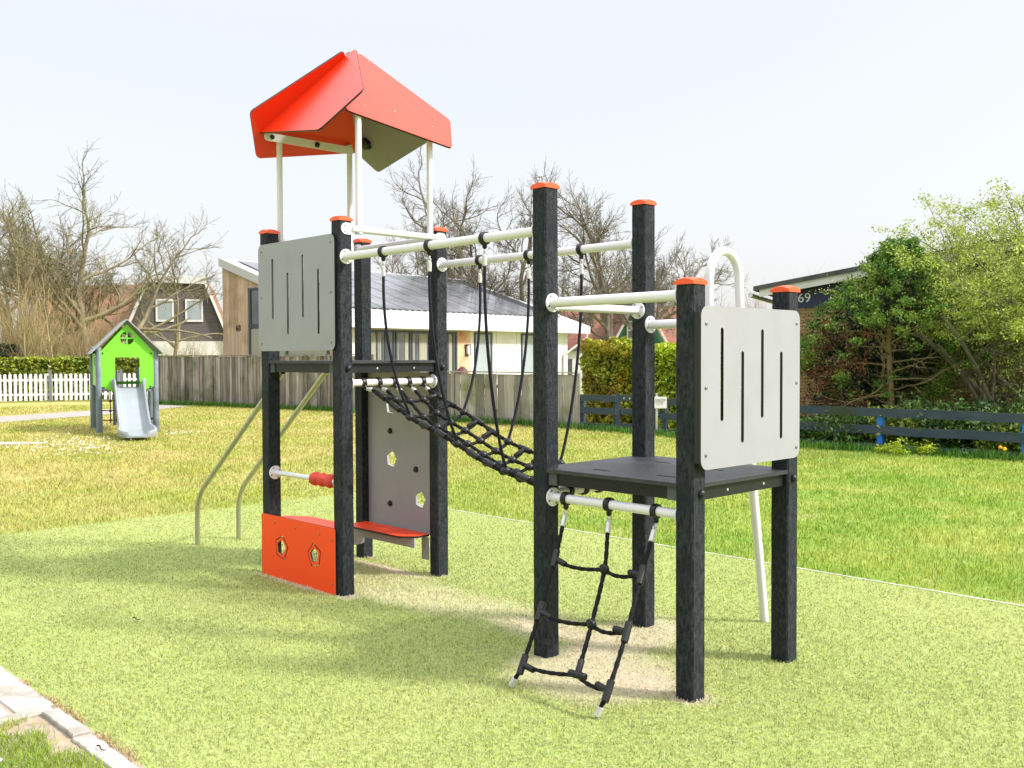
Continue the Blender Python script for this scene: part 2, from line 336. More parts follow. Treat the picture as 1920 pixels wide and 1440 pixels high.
# ================================================================== ground (same axes as the climbing frame)
GT = dict(loc=(OX, OY, 0), rz=YAW)
def ground_mat(name, kind, blades):
    m = bpy.data.materials.new(name); m.use_nodes = True; nt = m.node_tree; N = nt.nodes; L = nt.links; b = N['Principled BSDF']; b.inputs['Roughness'].default_value = .75; b.inputs['Specular IOR Level'].default_value = .25
    tc = N.new('ShaderNodeTexCoord'); P = tc.outputs['Object']
    def noise(s, d=3, rough=.5):
        z = N.new('ShaderNodeTexNoise'); z.inputs['Scale'].default_value = s; z.inputs['Detail'].default_value = d; z.inputs['Roughness'].default_value = rough; L.new(P, z.inputs['Vector']); return z.outputs['Fac']
    def ramp(f, a, b_, c0=(0, 0, 0), c1=(1, 1, 1)):
        r = N.new('ShaderNodeValToRGB'); e = r.color_ramp.elements; e[0].position = a; e[1].position = b_; e[0].color = (*c0, 1); e[1].color = (*c1, 1); L.new(f, r.inputs[0]); return r.outputs[0]
    def mix(f, a, b_):
        x = N.new('ShaderNodeMix'); x.data_type = 'RGBA'
        if isinstance(f, float): x.inputs['Factor'].default_value = f
        else: L.new(f, x.inputs['Factor'])
        for s, c in (('A', a), ('B', b_)):
            if isinstance(c, tuple): x.inputs[s].default_value = (*c, 1)
            else: L.new(c, x.inputs[s])
        return x.outputs['Result']
    def math_(op, a, b_=None):
        x = N.new('ShaderNodeMath'); x.operation = op
        for i, c in enumerate((a, b_)):
            if c is None: continue
            if isinstance(c, (int, float)): x.inputs[i].default_value = c
            else: L.new(c, x.inputs[i])
        return x.outputs[0]
    sp = N.new('ShaderNodeSeparateXYZ'); L.new(P, sp.inputs[0])
    def spot(u, v, ru, rv, soft=.5, nz=None, amp=.5):
        """worn spot: 1 inside an ellipse with a ragged edge"""
        du = math_('DIVIDE', math_('SUBTRACT', sp.outputs[0], u), ru); dv = math_('DIVIDE', math_('SUBTRACT', sp.outputs[1], v), rv)
        d = math_('SQRT', math_('ADD', math_('MULTIPLY', du, du), math_('MULTIPLY', dv, dv)))
        d = math_('ADD', d, math_('MULTIPLY', math_('SUBTRACT', nz, .5), amp*2))
        r = N.new('ShaderNodeMapRange'); r.inputs['From Min'].default_value = 1+soft/2; r.inputs['From Max'].default_value = 1-soft/2; L.new(d, r.inputs[0]); return r.outputs[0]
    nz = noise(3.2, 5, .6)
    if kind == 'turf':
        col = mix(ramp(noise(.7, 3, .55), .30, .72), (.30, .385, .092), (.355, .42, .125))
        col = mix(math_('MULTIPLY', ramp(noise(38, 3, .7), .45, .75), .55), col, (.52, .53, .25))
        for a in ((-.2, .35, 1.0, .25, .9), (1.1, .40, .75, .22, .8), (.35, .15, .45, .12, .8)): col = mix(math_('MULTIPLY', spot(a[0], a[1], a[2], a[3], a[4], nz, .6), .5), col, (.58, .54, .33))
        for a in ((2.12, -.02, .42, .36, .5), (1.88, .55, .25, .42, .6), (1.45, .32, .30, .14, .8), (2.45, .02, .28, .12, .6), (-.40, .64, .46, .055, .5), (-.47, -.085, .46, .03, .4), (.06, -.03, .10, .07, .5), (-.02, .78, .1, .07, .5), (-S_, .78, .1, .07, .5), (2.649, 0, .09, .09, .4)):
            col = mix(math_('MULTIPLY', spot(a[0], a[1], a[2], a[3], a[4], nz, .45), .72), col, (.58, .50, .36))
    else:
        right = N.new('ShaderNodeMapRange'); right.inputs['From Min'].default_value = -7; right.inputs['From Max'].default_value = 1.0; L.new(math_('ADD', sp.outputs[0], math_('MULTIPLY', sp.outputs[1], .15)), right.inputs[0])
        base = mix(ramp(noise(.55, 5, .65), .36, .62), (.285, .32, .058), (.42, .375, .13))
        green = mix(ramp(noise(.7, 5, .65), .42, .72), (.16, .30, .028), (.36, .41, .085))
        col = mix(math_('MULTIPLY', right.outputs[0], .85), base, green)
        col = mix(ramp(noise(2.3, 6, .75), .57, .74), col, (.50, .47, .18))
        col = mix(math_('MULTIPLY', ramp(noise(.30, 4, .6), .60, .70), .6), col, (.56, .50, .25))
        col = mix(math_('MULTIPLY', spot(-15.0, -1.2, 3.5, 1.6, .9, nz, .8), .8), col, (.17, .37, .03))
    if blades:
        g = N.new('ShaderNodeNewGeometry'); h_ = N.new('ShaderNodeHueSaturation'); L.new(col, h_.inputs['Color'])
        mr = N.new('ShaderNodeMapRange'); mr.inputs['To Min'].default_value = .66 if kind == 'turf' else .75; mr.inputs['To Max'].default_value = 1.50 if kind == 'turf' else 1.5; L.new(g.outputs['Random Per Island'], mr.inputs[0]); L.new(mr.outputs[0], h_.inputs['Value'])
        fr_ = math_('FRACT', math_('MULTIPLY', g.outputs['Random Per Island'], 23.7)); mh = N.new('ShaderNodeMapRange'); mh.inputs['To Min'].default_value = .472; mh.inputs['To Max'].default_value = .512; L.new(fr_, mh.inputs[0]); L.new(mh.outputs[0], h_.inputs['Hue'])
        ms = N.new('ShaderNodeMapRange'); ms.inputs['To Min'].default_value = 1.05; ms.inputs['To Max'].default_value = .72 if kind == 'turf' else .95; L.new(fr_, ms.inputs[0]); L.new(ms.outputs[0], h_.inputs['Saturation'])
        col = h_.outputs[0]; t = N.new('ShaderNodeBsdfTranslucent'); L.new(col, t.inputs[0]); mxs = N.new('ShaderNodeMixShader'); mxs.inputs[0].default_value = .35
        L.new(b.outputs[0], mxs.inputs[1]); L.new(t.outputs[0], mxs.inputs[2]); L.new(mxs.outputs[0], N['Material Output'].inputs[0])
    else:
        bm_ = N.new('ShaderNodeBump'); bm_.inputs['Strength'].default_value = .7; bm_.inputs['Distance'].default_value = .02; L.new(noise(55, 6, .7), bm_.inputs['Height']); L.new(bm_.outputs[0], b.inputs['Normal'])
        col = mix(ramp(noise(85, 4, .7), .35, .62), mix(.35, col, (.03, .05, .01)), col)
    L.new(col, b.inputs['Base Color']); return m
S_ = .875
M['turf'] = ground_mat('artificial_turf', 'turf', 0); M['turfb'] = ground_mat('turf_fibres', 'turf', 1)
M['lawn'] = ground_mat('lawn_soil_and_grass', 'lawn', 0); M['lawnb'] = ground_mat('lawn_blades', 'lawn', 1)
T0, T1, T2, T3 = -3.80, 12.0, -2.02, 2.70              # turf: u from T0 to T1, v from T2 to T3
m = MB(); m.add([(-400, -400, 0), (400, -400, 0), (400, 400, 0), (-400, 400, 0)], [(0, 1, 2, 3)]); tag(m.build('lawn', M['lawn'], **GT), kind='structure')
m = MB(); m.add([(T0, T2, .004), (T1, T2, .004), (T1, T3, .004), (T0, T3, .004)], [(0, 1, 2, 3)]); tag(m.build('turf_ground', M['turf'], **GT), kind='structure')
m = MB()
def strip(m, a, b, w, z, seg, wob):
    a, b = Vector(a), Vector(b); n = int((b-a).length/seg); d = (b-a).normalized(); s = Vector((-d.y, d.x)); vs = []
    for i in range(n+1):
        p = a+(b-a)*i/n+s*random.uniform(-wob, wob); ww = w*random.uniform(.75, 1.15)
        vs += [(p.x-s.x*ww/2, p.y-s.y*ww/2, -.01), (p.x-s.x*ww/2, p.y-s.y*ww/2, z), (p.x+s.x*ww/2, p.y+s.y*ww/2, z), (p.x+s.x*ww/2, p.y+s.y*ww/2, -.01)]
    m.add(vs, [(i*4+j, i*4+j+1, i*4+5+j, i*4+4+j) for i in range(n) for j in range(3)])
strip(m, (T0, T3), (T1, T3), .022, .009, .30, .004)
tag(m.build('turf_edging', M['curb'], **GT), kind='structure')
# path of concrete flags crossing the lawn behind the playhouse
m = MB(); pp = [(-30, 19), (-22, 21.2), (-13.3, 25.2), (-12.1, 27.8), (-11.2, 31.5), (-11.0, 36)]; pn = [(-30, 15.8), (-22, 18.4), (-12.0, 22.9), (-10.7, 26.2), (-9.9, 31.0), (-9.8, 36)]
m.add([(x, y, .006) for x, y in pp]+[(x, y, .006) for x, y in pn], [(i, i+1, 7+i, 6+i) for i in range(5)]); tag(m.build('path', M['pathm']), kind='structure')
# grass
def uvw(x, y):
    c, s = math.cos(YAW), math.sin(YAW); dx, dy = x-OX, y-OY; return dx*c+dy*s, -dx*s+dy*c
def sample(rho0, d0, d1, p, half=R(33)):
    D = np.linspace(d0, d1, 400); w = D**(1-p); cdf = np.cumsum(w); cdf /= cdf[-1]; n = int(rho0*(4**p)*2*half*float(np.sum((w[1:]+w[:-1])/2*np.diff(D)))); d = np.interp(RNG.random(n), cdf, D); a = RNG.uniform(-half, half, n)
    return d*np.sin(a), d*np.cos(a), d
def blades(name, u, v, h, w, lean, mtl, lab=None):
    n = len(u); t = RNG.uniform(0, 2*PI, n); cx, cy = np.cos(t), np.sin(t); la = RNG.uniform(0, 2*PI, n); ll = lean*h*RNG.uniform(.2, 1.2, n); lx, ly = np.cos(la)*ll, np.sin(la)*ll
    V = np.empty((n, 5, 3)); z0 = np.zeros(n)-.002
    V[:, 0] = np.stack([u-cx*w/2, v-cy*w/2, z0], 1); V[:, 1] = np.stack([u+cx*w/2, v+cy*w/2, z0], 1)
    mx, my = u+lx*.35, v+ly*.35
    V[:, 2] = np.stack([mx+cx*w*.42, my+cy*w*.42, h*.62], 1); V[:, 3] = np.stack([mx-cx*w*.42, my-cy*w*.42, h*.62], 1); V[:, 4] = np.stack([u+lx, v+ly, h*np.clip(1.05-.35*(ll/h)**2, .25, 1)], 1)
    F = np.arange(n)[:, None]*5; T = np.concatenate([F+np.array([[0, 1, 2]]), F+np.array([[0, 2, 3]]), F+np.array([[3, 2, 4]])], 0)
    return npmesh(name, V.reshape(-1, 3), T, mtl, 3, **GT)
def vnoise(u, v, s, seed):
    r = np.random.default_rng(seed); g = r.random((256, 256)); x = u*s+1000; y = v*s+1000; i = np.floor(x).astype(int); j = np.floor(y).astype(int); fx = x-i; fy = y-j; fx = fx*fx*(3-2*fx); fy = fy*fy*(3-2*fy)
    q = lambda a, b: g[a % 256, b % 256]
    return (q(i, j)*(1-fx)+q(i+1, j)*fx)*(1-fy)+(q(i, j+1)*(1-fx)+q(i+1, j+1)*fx)*fy
x, y, d = sample(9500, 3.15, 13, 1.25); u, v = uvw(x, y); k = (u > T0) & (u < T1) & (v > T2+.02*vnoise(u, v, 9, 1)) & (v < T3-.015)
u, v, d = u[k], v[k], d[k]
def ell(a, b, ra, rb): return ((u-a)/ra)**2+((v-b)/rb)**2 + .9*(vnoise(u, v, 7, 3)-.5)
bare = (ell(2.12, -.02, .42, .36) < 1) | (ell(1.88, .55, .25, .42) < .9) | (ell(-.40, .64, .46, .055) < 1) | (ell(1.45, .32, .30, .14) < .5) | (ell(.06, -.03, .1, .07) < .8)
k = ~(bare & (RNG.random(len(u)) < .62)); u, v, d = u[k], v[k], d[k]
hh = (.012+.012*RNG.random(len(u)))*(.85+.3*vnoise(u, v, 5, 2)); blades('turf_fibres', u, v, hh, (.0028+.0020*RNG.random(len(u)))*(d/4)**.55, 1.2, M['turfb']); tag(bpy.data.objects['turf_fibres'], label='short pale green fibres of the artificial turf', cat='turf', kind='stuff')
x, y, d = sample(5200, 3.15, 34, 1.55, R(36)); u, v = uvw(x, y)
k = ~((u > T0-.01) & (u < T1) & (v > T2-.45) & (v < T3+.012)); x, y, u, v, d = x[k], y[k], u[k], v[k], d[k]
k = ~((d > 15) & (x < -9.7) & (np.interp(x, [-30, -22, -13.3, -12.1, -11.2], [19, 21.2, 25.2, 27.8, 31.5]) > y-.1) & (np.interp(x, [-30, -22, -12, -10.7, -9.9], [15.8, 18.4, 22.9, 26.2, 31]) < y+.1)); x, y, u, v, d = x[k], y[k], u[k], v[k], d[k]
tuft = vnoise(u, v, 2.2, 8)*.6+vnoise(u, v, 6, 9)*.4
hh = (.023+.022*RNG.random(len(u)))*(.55+.9*tuft)*np.where(d > 12, 1.15, 1); blades('grass', u, v, hh, (.0032+.002*RNG.random(len(u)))*(d/4)**.72, .75, M['lawnb']); tag(bpy.data.objects['grass'], label='rough green and straw yellow lawn grass around the turf', cat='grass', kind='stuff')
# longer grass along the fence feet
def tuftline(name, P, n, h0, h1, wd_, lab):
    xs, ys = [], []
    P = [Vector(p) for p in P]
    for a, b in zip(P, P[1:]):
        q = int(n*(b-a).length); t = RNG.random(q); xs.append(a.x+(b.x-a.x)*t+RNG.normal(0, wd_, q)); ys.append(a.y+(b.y-a.y)*t-abs(RNG.normal(0, wd_, q)))
    x_, y_ = np.concatenate(xs), np.concatenate(ys); u_, v_ = uvw(x_, y_); return blades(name, u_, v_, RNG.uniform(h0, h1, len(u_)), np.full(len(u_), .016), .5, M['fencegrass'])
M['fencegrass'] = mat('lush_grass', (.045, .15, .008), (.10, .24, .02), 1.5, .7, island=.4, transl=.3)
tag(tuftline('grass', [(-12, 32.0), (-9.45, 30.6), (-7.65, 29.1), (-5.17, 27.6), (-3.6, 25.6), (-1.38, 22.9), (1.37, 20.3)], 330, .05, .20, .10, ''), label='longer dark green grass along the foot of the plank fences', cat='grass', kind='stuff')
tag(tuftline('grass', [(1.4, 20.3), (4.74, 15.95), (5.73, 15.2), (7.6, 13.6)], 420, .05, .17, .12, ''), label='longer grass along the foot of the low dark rail fence', cat='grass', kind='stuff')

# paving at the lower left, with the sandy gap and the grass tuft beside it
def slab(u0, v0, u1, v1, zt, name, label, cat, group=None, rot=0, rough=.003, mt='conc'):
    n = 26; P = []
    for (a0, b0), (a1, b1) in (((u0, v0), (u1, v0)), ((u1, v0), (u1, v1)), ((u1, v1), (u0, v1)), ((u0, v1), (u0, v0))):
        nn_ = max(3, int(math.hypot(a1-a0, b1-b0)/.03)); P += [(a0+(a1-a0)*i/nn_+random.uniform(-rough, rough)*(a0 == a1), b0+(b1-b0)*i/nn_+random.uniform(-rough, rough)*(b0 == b1)) for i in range(nn_)]
    k = len(P); c = ((u0+u1)/2, (v0+v1)/2); m = MB(); cr = .006
    low = [(a, b, -.02) for a, b in P]; mid = [(a, b, zt-cr) for a, b in P]; top = [(a+math.copysign(.004, c[0]-a), b+math.copysign(.004, c[1]-b), zt) for a, b in P]
    m.add(low+mid+top+[(c[0], c[1], zt)], [(i, (i+1) % k, k+(i+1) % k, k+i) for i in range(k)]+[(k+i, k+(i+1) % k, 2*k+(i+1) % k, 2*k+i) for i in range(k)]+[(2*k+i, 2*k+(i+1) % k, 3*k) for i in range(k)])
    o = m.build(name, M[mt]); o.matrix_world = Matrix.Translation((OX, OY, 0)) @ Matrix.Rotation(YAW, 4, 'Z'); return tag(o, label, cat, group)
gp = 'concrete pavers at the lower left corner'
slab(-.385, -2.185, .010, -2.028, .012, 'paving_slab', 'pale concrete paver furthest back along the turf edge, cut by the left picture edge', 'paving slab', gp)
slab(.022, -2.185, .408, -2.028, .012, 'paving_slab', 'upper pale concrete paver along the turf edge in the lower left corner', 'paving slab', gp)
slab(.420, -2.185, .790, -2.030, .014, 'paving_slab', 'pale concrete paver between the turf edge and the low kerb, lower of the pair', 'paving slab', gp)
slab(.20, -2.36, .585, -2.200, .010, 'paving_slab', 'back paver of the second row at the left picture edge', 'paving slab', gp)
slab(.597, -2.36, .790, -2.200, .011, 'paving_slab', 'half paver of the second row, tucked against the low kerb', 'paving slab', gp)
slab(.803, -2.85, .872, -2.055, .018, 'kerb_stone', 'narrow pale kerb closing off the pavers beside the bare sand', 'kerb stone', rough=.003)
slab(.884, -2.112, 1.235, -2.042, .026, 'kerb_stone', 'chipped pale kerb stone at the turf edge beside the bare sand', 'kerb stone', rough=.003)
slab(1.245, -2.122, 1.66, -2.045, .018, 'kerb_stone', 'middle pale kerb stone along the turf edge at the bottom left', 'kerb stone', rough=.004)
slab(1.67, -2.125, 2.10, -2.045, .016, 'kerb_stone', 'pale kerb stone along the turf edge, cut by the bottom of the picture', 'kerb stone', rough=.003)
M['sand'] = mat('bare_sand', (.27, .21, .145), (.38, .31, .235), 30, .95, .6, 120, c3=(.33, .27, .16), s3=9)
m = MB(); P = [(-.6+.1*i, -2.46+.42) for i in range(0)]; m.add([(-.5, -3.6, .006), (3.0, -3.6, .006), (3.0, -2.02, .006), (-.5, -2.02, .006)], [(0, 1, 2, 3)]); tag(m.build('sandy_ground', M['sand'], **GT), kind='structure')
n = 26000; u = RNG.uniform(.88, 2.6, n); v = RNG.uniform(-3.0, -2.13, n); k = ((-2.13-v)+(u-.88)*.35+.26*(vnoise(u, v, 9, 4)-.5) > .13) | (RNG.random(n) < .05); u, v = u[k], v[k]
tag(blades('grass', u, v, RNG.uniform(.02, .055, len(u)), np.full(len(u), .0030), .9, M['lawnb']), label='tuft of real grass below the kerb stones in the lower left corner', cat='grass', kind='stuff')
n = 1500; u = RNG.uniform(.35, 1.9, n); v = -2.022+.014*RNG.standard_normal(n); k = vnoise(u, v, 6, 5) > .45; u, v = u[k], v[k]
tag(blades('dry_grass', u, v, RNG.uniform(.01, .035, len(u)), np.full(len(u), .0026), 1.3, M['deadgrass']), label='dry brown grass scraps between the kerb stones and the turf', cat='grass', kind='stuff')
def stick(p, L, a, lab):
    m = MB(); P = [(i*L/6, .003*math.sin(i*1.3+a), .028+.004*math.sin(i)) for i in range(7)]; m.tube(P, .0035, 6, r2=.0018); o = m.build('twig', M['stick']); x_, y_ = uv2w(*p); o.location = (x_, y_, 0); o.rotation_euler.z = YAW+a; tag(o, lab, 'twig')
stick((1.42, -2.09), .06, .1, 'small dark twig lying on the kerb stone at the bottom left'); stick((-.30, -1.23), .06, .3, 'tiny dark twig lying on the turf near the left picture edge')

# ================================================================== the climbing frame (own axes u, v, z)
S, S2, L0, W = .875, .777, 1.774, .094
HA, HB, HC = 2.355, 2.333, 1.812
UB = L0+S
fr = empty('climbing_frame', (OX, OY, 0), YAW, label='black post climbing frame with orange roof, rope bridge and two decks on the turf', cat='climbing frame')
h = W/2
def post_prof(c): return [(-h+c, -h), (h-c, -h), (h, -h+c), (h, h-c), (h-c, h), (-h+c, h), (-h, h-c), (-h, -h+c)]
def post(u, v, H):
    mb = MB(); n = 8; P = post_prof(.007); nz = 24; vs = []
    rg = random.Random(int(u*100+v*10))
    for k in range(nz+1):
        z = -.03+(H+.03)*k/nz
        for a, b in P: vs.append((a+rg.uniform(-.0009, .0009), b+rg.uniform(-.0009, .0009), z))
    mb.add(vs, [(k*n+j, k*n+(j+1) % n, (k+1)*n+(j+1) % n, (k+1)*n+j) for k in range(nz) for j in range(n)]+[tuple(nz*n+j for j in range(n))])
    o = mb.build('post', M['post'], fr, loc=(u, v, 0))
    o.data.transform(Matrix.Translation((0, 0, 0)))
    c = MB(); q = h+.005; N = 10; vs = []; vs2 = []
    def top(x, y):
        e = .014*(1-min(1, (min(abs(x), abs(y))/1)**2)) if max(abs(x), abs(y)) > .999 else 0
        X, Y = abs(x), abs(y); m = max(X, Y); l = min(X, Y)
        return .010+.017*(1-l*l)*(1-.25*m**4)+.004*(1-m)
    for i in range(N+1):
        for j in range(N+1):
            x = -1+2*i/N; y = -1+2*j/N; vs.append((x*q, y*q, H+top(x, y)))
    c.add(vs, [(i*(N+1)+j, (i+1)*(N+1)+j, (i+1)*(N+1)+j+1, i*(N+1)+j+1) for i in range(N) for j in range(N)])
    edge = [(i, 0) for i in range(N)]+[(N, j) for j in range(N)]+[(i, N) for i in range(N, 0, -1)]+[(0, j) for j in range(N, 0, -1)]
    ring = [vs[i*(N+1)+j] for i, j in edge]; low = [(x, y, H-.003) for x, y, z in ring]; low2 = [(x*.9, y*.9, H-.003) for x, y, z in ring]; k = len(ring)
    c.add(ring+low+low2, [(i, (i+1) % k, k+(i+1) % k, k+i) for i in range(k)]+[(k+i, k+(i+1) % k, 2*k+(i+1) % k, 2*k+i) for i in range(k)])
    co = c.build('cap', M['cap'], o)
    bmm = bmesh.new(); bmm.from_mesh(co.data); bmesh.ops.remove_doubles(bmm, verts=bmm.verts, dist=.0002); bmesh.ops.recalc_face_normals(bmm, faces=bmm.faces); bmm.to_mesh(co.data); bmm.free()
    co.data.polygons.foreach_set('use_smooth', [True]*len(co.data.polygons)); co.data.set_sharp_from_angle(angle=R(32))
    return o
A1 = post(0, 0, HA); A2 = post(-S, 0, HA); A3 = post(-S, S2, HA); A4 = post(0, S2, HA)
B1 = post(L0, 0, HB); B2 = post(L0, S2, HB); B3 = post(UB, 0, HC); B4 = post(UB, S2, HC)
def dome(po, u, v, z, ax):
    m = MB(); r = .019; m.lathe([(r, 0), (r*1.0, .004), (r*.95, .010), (r*.75, .016), (r*.4, .0195), (r*.08, .0205)], (u, v, z), ax, 16); m.build('bolt_cap', M['black'], po, smooth=True)
for po, u, v, z in ((A1, 0, 0, 1.432), (A4, 0, S2, 1.432), (B3, UB, 0, .905), (B4, UB, S2, .905)):
    dome(po, h-.001, .01 if po in (A1, B3) else -.0, z, (1, 0, 0))

# tubes with round flanges
def flange(mb, p, ax, r=.047):
    mb.lathe([(r, 0), (r, .005), (r*.96, .007), (.030, .008), (.028, .014)], p, ax, 24)
def screws(name, p, ax, parent, r=.036, n=4, rot=.5, off=.007, sr=.0065):
    ax = Vector(ax).normalized(); up = Vector((0, 0, 1)) if abs(ax.z) < .9 else Vector((1, 0, 0)); a = ax.cross(up).normalized(); b = ax.cross(a); m = MB()
    for i in range(n):
        t = rot+2*PI*i/n; m.lathe([(sr, 0), (sr, .002), (sr*.5, .0035)], Vector(p)+ax*off+a*(r*math.cos(t))+b*(r*math.sin(t)), ax, 8)
    m.split(name, M['bolt'], parent)
def rail(name, p, q, r=.0245, fl=(1, 1), label=None):
    p = Vector(p); q = Vector(q); d = (q-p).normalized(); m = MB(); m.tube([p, p+d*.02]+[p+(q-p)*t for t in (.25, .5, .75)]+[q-d*.02, q], r, 20)
    if fl[0]: flange(m, p, d)
    if fl[1]: flange(m, q, -d)
    o = m.build(name, M['white'], fr, smooth=True)
    if label: o['label'] = label
    if fl[0]: screws('screw', p, d, o)
    if fl[1]: screws('screw', q, -d, o)
    return o
top_near = rail('bridge_rail', (h, 0, 2.128), (L0-h, 0, 2.128))
top_far = rail('bridge_rail', (h, S2, 2.126), (L0-h, S2, 2.126))
rail('guard_rail', (L0+h, 0, 1.766), (UB-h, 0, 1.766)); rail('guard_rail', (L0, h, 1.752), (L0, S2-h, 1.752), .022)
rail('guard_rail', (L0+h, S2, 1.674), (UB-h, S2, 1.674))
barA = rail('net_bar', (0, h, 1.338), (0, S2-h, 1.338), .0225)
barB = rail('net_bar', (L0, h, .815), (L0, S2-h, .815), .0225)
barL = rail('net_bar', (L0+h, 0, .805), (UB-h, 0, .805), .0225)
bead = rail('bead_bar', (-S+h, 0, .708), (-h, 0, .708), .0165)
for i, u in enumerate((-.320, -.234, -.148)):
    m = MB(); m.ball((u, 0, .708), .0455, 20); m.build('bead', M['bead'], bead, smooth=True)
    m = MB()
    for a in (.6, 2.2, 4.0, 5.3): m.ball((u+(.012 if a > 2 else -.01), -.0445*math.cos(a*.35+i*.3), .708+.0445*math.sin(a*.35-1+i*.5)*.6), .0045, 8)
    m.split('dimple', M['core'], bead)
# top rails with flat end plates carrying the roof poles
def flatrail(p, q, off):
    p = Vector(p); q = Vector(q); d = (q-p).normalized(); n = Vector(off).normalized(); m = MB(); m.tube([p+d*.045, p+d*.06, q-d*.06, q-d*.045], .0215, 18)
    for e, dd in ((p, d), (q, -d)):
        P = rrect(-.036, -.036, .060, .036, .0358, 8)
        m.prism(P, lambda a, b, k: e+dd*a+Vector((0, 0, b))+n*(.001 if k == 0 else .005))
    o = m.build('roof_rail', M['white'], fr, smooth=True); s = MB()
    for e, dd in ((p, d), (q, -d)):
        for b in (-.019, .019): s.lathe([(.0055, 0), (.0055, .002), (.003, .003)], e+Vector((0, 0, b))-dd*.012+n*.005, n, 8)
    s.split('screw', M['bolt'], o); return o
flatrail((h, .0, 2.303), (h, S2, 2.303), (1, 0, 0)); flatrail((-S-h, .0, 2.303), (-S-h, S2, 2.303), (-1, 0, 0))
flatrail((-S, S2-h, 2.30), (0, S2-h, 2.30), (0, -1, 0))
# roof poles and roof
CU, CV = -S/2, S2/2
for u, v, z1 in ((.035, .108, 3.035), (.035, .685, 3.012), (-S-.020, .098, 3.04), (-S-.004, .672, 3.06)):
    m = MB(); m.tube([(u, v, 2.285), (u, v, 2.6), (u, v, z1)], .0205, 18); m.lathe([(.026, 0), (.026, .05)], (u, v, 2.278), (0, 0, 1), 18); m.build('roof_pole', M['white'], fr, smooth=True)
def roof_panel(name, P, flip, mats, out, bolts):
    s = -1 if flip else 1
    Q = [Vector((p[0]*s+CU, p[1]*s+CV, p[2])) for p in P]; o = Q[0]; ex = (Q[1]-Q[0]).normalized(); nn = ex.cross(Q[2]-Q[0]).normalized()
    o3 = Vector((out[0]*s, out[1]*s, out[2]))
    if nn.dot(o3) < 0: nn = -nn
    ey = nn.cross(ex)
    P2 = [((q-o).dot(ex), (q-o).dot(ey)) for q in Q]
    ob = board(name, roundpoly(P2, .035, 5), [], lambda a, b, d: o+ex*a+ey*b-nn*d, mats, fr, .013)
    m = MB()
    for bt in bolts:
        q = Vector((bt[0]*s+CU, bt[1]*s+CV, bt[2])); q = q-nn*((q-o).dot(nn)); m.lathe([(.006, 0), (.006, .002), (.003, .003)], q, nn, 8)
    m.split('screw', M['bolt'], ob); return ob
RP = [(.011, .055, 3.589), (.366, .571, 3.15), (.587, .398, 2.898), (.501, -.39, 3.036)]
FP = [(-.027, -.015, 3.572), (.044, .006, 3.596), (.618, -.344, 3.145), (.436, -.546, 2.897), (-.462, -.447, 3.042)]
rb = [(.05, .09, 3.5), (.46, .33, 3.05), (.50, .38, 3.0), (.42, -.2, 3.1), (.40, .05, 3.1)]
fb = [(.0, -.06, 3.49), (.06, -.06, 3.46), (.1, -.33, 3.2), (.25, -.3, 3.2), (-.3, -.33, 3.13)]
roof_panel('roof_panel', RP, 0, [M['roofred'], M['core'], M['roofred']], (1, 0, .8), rb)
roof_panel('roof_panel', RP, 1, [M['roofred'], M['core'], M['roofred']], (1, 0, .8), rb)
roof_panel('roof_panel', FP, 0, [M['roofred'], M['core'], M['olive']], (0, -1, .8), fb)
rk = roof_panel('roof_panel', FP, 1, [M['roofred'], M['core'], M['olive']], (0, -1, .8), fb)
m = MB(); m.prism(rrect(-.045, 2.985, .68, 3.04, .02, 4), lambda a, b, k: (-S+.028+.006*k, a, b)); rbr = m.build('roof_bracket', M['white'], fr)
m = MB(); m.lathe([(.019, 0), (.019, .01), (.010, .016)], (-S+.034, .37, 3.013), (1, 0, 0), 16); m.lathe([(.015, 0), (.015, .01), (.010, .014)], (-S+.034, .01, 3.013), (1, 0, 0), 16); m.split('bolt_cap', M['black'], rbr, smooth=True)
m = MB(); m.lathe([(.05, 0), (.05, .03), (.03, .045)], (-.37-.438, .39+.389, 3.083), (0, -.78, -.62), 6); m.build('roof_bracket', M['black'], fr)

# boards
def bolts(name, pts, f, ax, parent, r=.008):
    m = MB()
    for a, b in pts: m.lathe([(r, 0), (r, .003), (r*.45, .005)], f(a, b, 0), ax, 10)
    m.split(name, M['bolt'], parent)
gm = [M['grey'], M['core']]
f1 = lambda a, b, d: Vector((a, -h-.016+d, b))
g1 = board('panel', rrect(-S-h+.004, 1.545, .012, 2.272, .045), [slot(-.730, 1.755, 2.168, .023), slot(-.538, 1.65, 2.063, .023), slot(-.353, 1.755, 2.168, .023), slot(-.170, 1.648, 2.063, .023)], f1, gm, fr, .013)
g1['label'] = 'grey slotted board on the roofed tower'
bolts('screw', [(-.878, 2.225), (-.878, 1.911), (-.878, 1.596), (-.031, 2.222), (-.031, 1.908), (-.031, 1.594)], f1, (0, -1, 0), g1)
f2 = lambda a, b, d: Vector((UB+h+.040-d, a, b))
g2 = board('panel', rrect(-.046, 1.012, .765, 1.716, .045), [slot(.110, 1.216, 1.624, .023), slot(.271, 1.112, 1.522, .023), slot(.433, 1.216, 1.622, .023), slot(.597, 1.110, 1.520, .023)], f2, [M['grey'], M['core']], fr, .014)
g2['label'] = 'sunlit pale grey slotted board on the low tower'
bolts('screw', [(-.008, 1.64), (-.010, 1.365), (-.010, 1.075), (.735, 1.655), (.735, 1.372), (.735, 1.062)], f2, (1, 0, 0), g2, .0085)
m = MB(); m.box((UB+h, -.040, 1.04), (UB+h+.026, .040, 1.69)); m.box((UB+h, S2-.04, 1.04), (UB+h+.026, S2+.0, 1.69)); m.split('board_spacer', M['core'], g2)
f3 = lambda a, b, d: Vector((a, -h-.012+d, b))
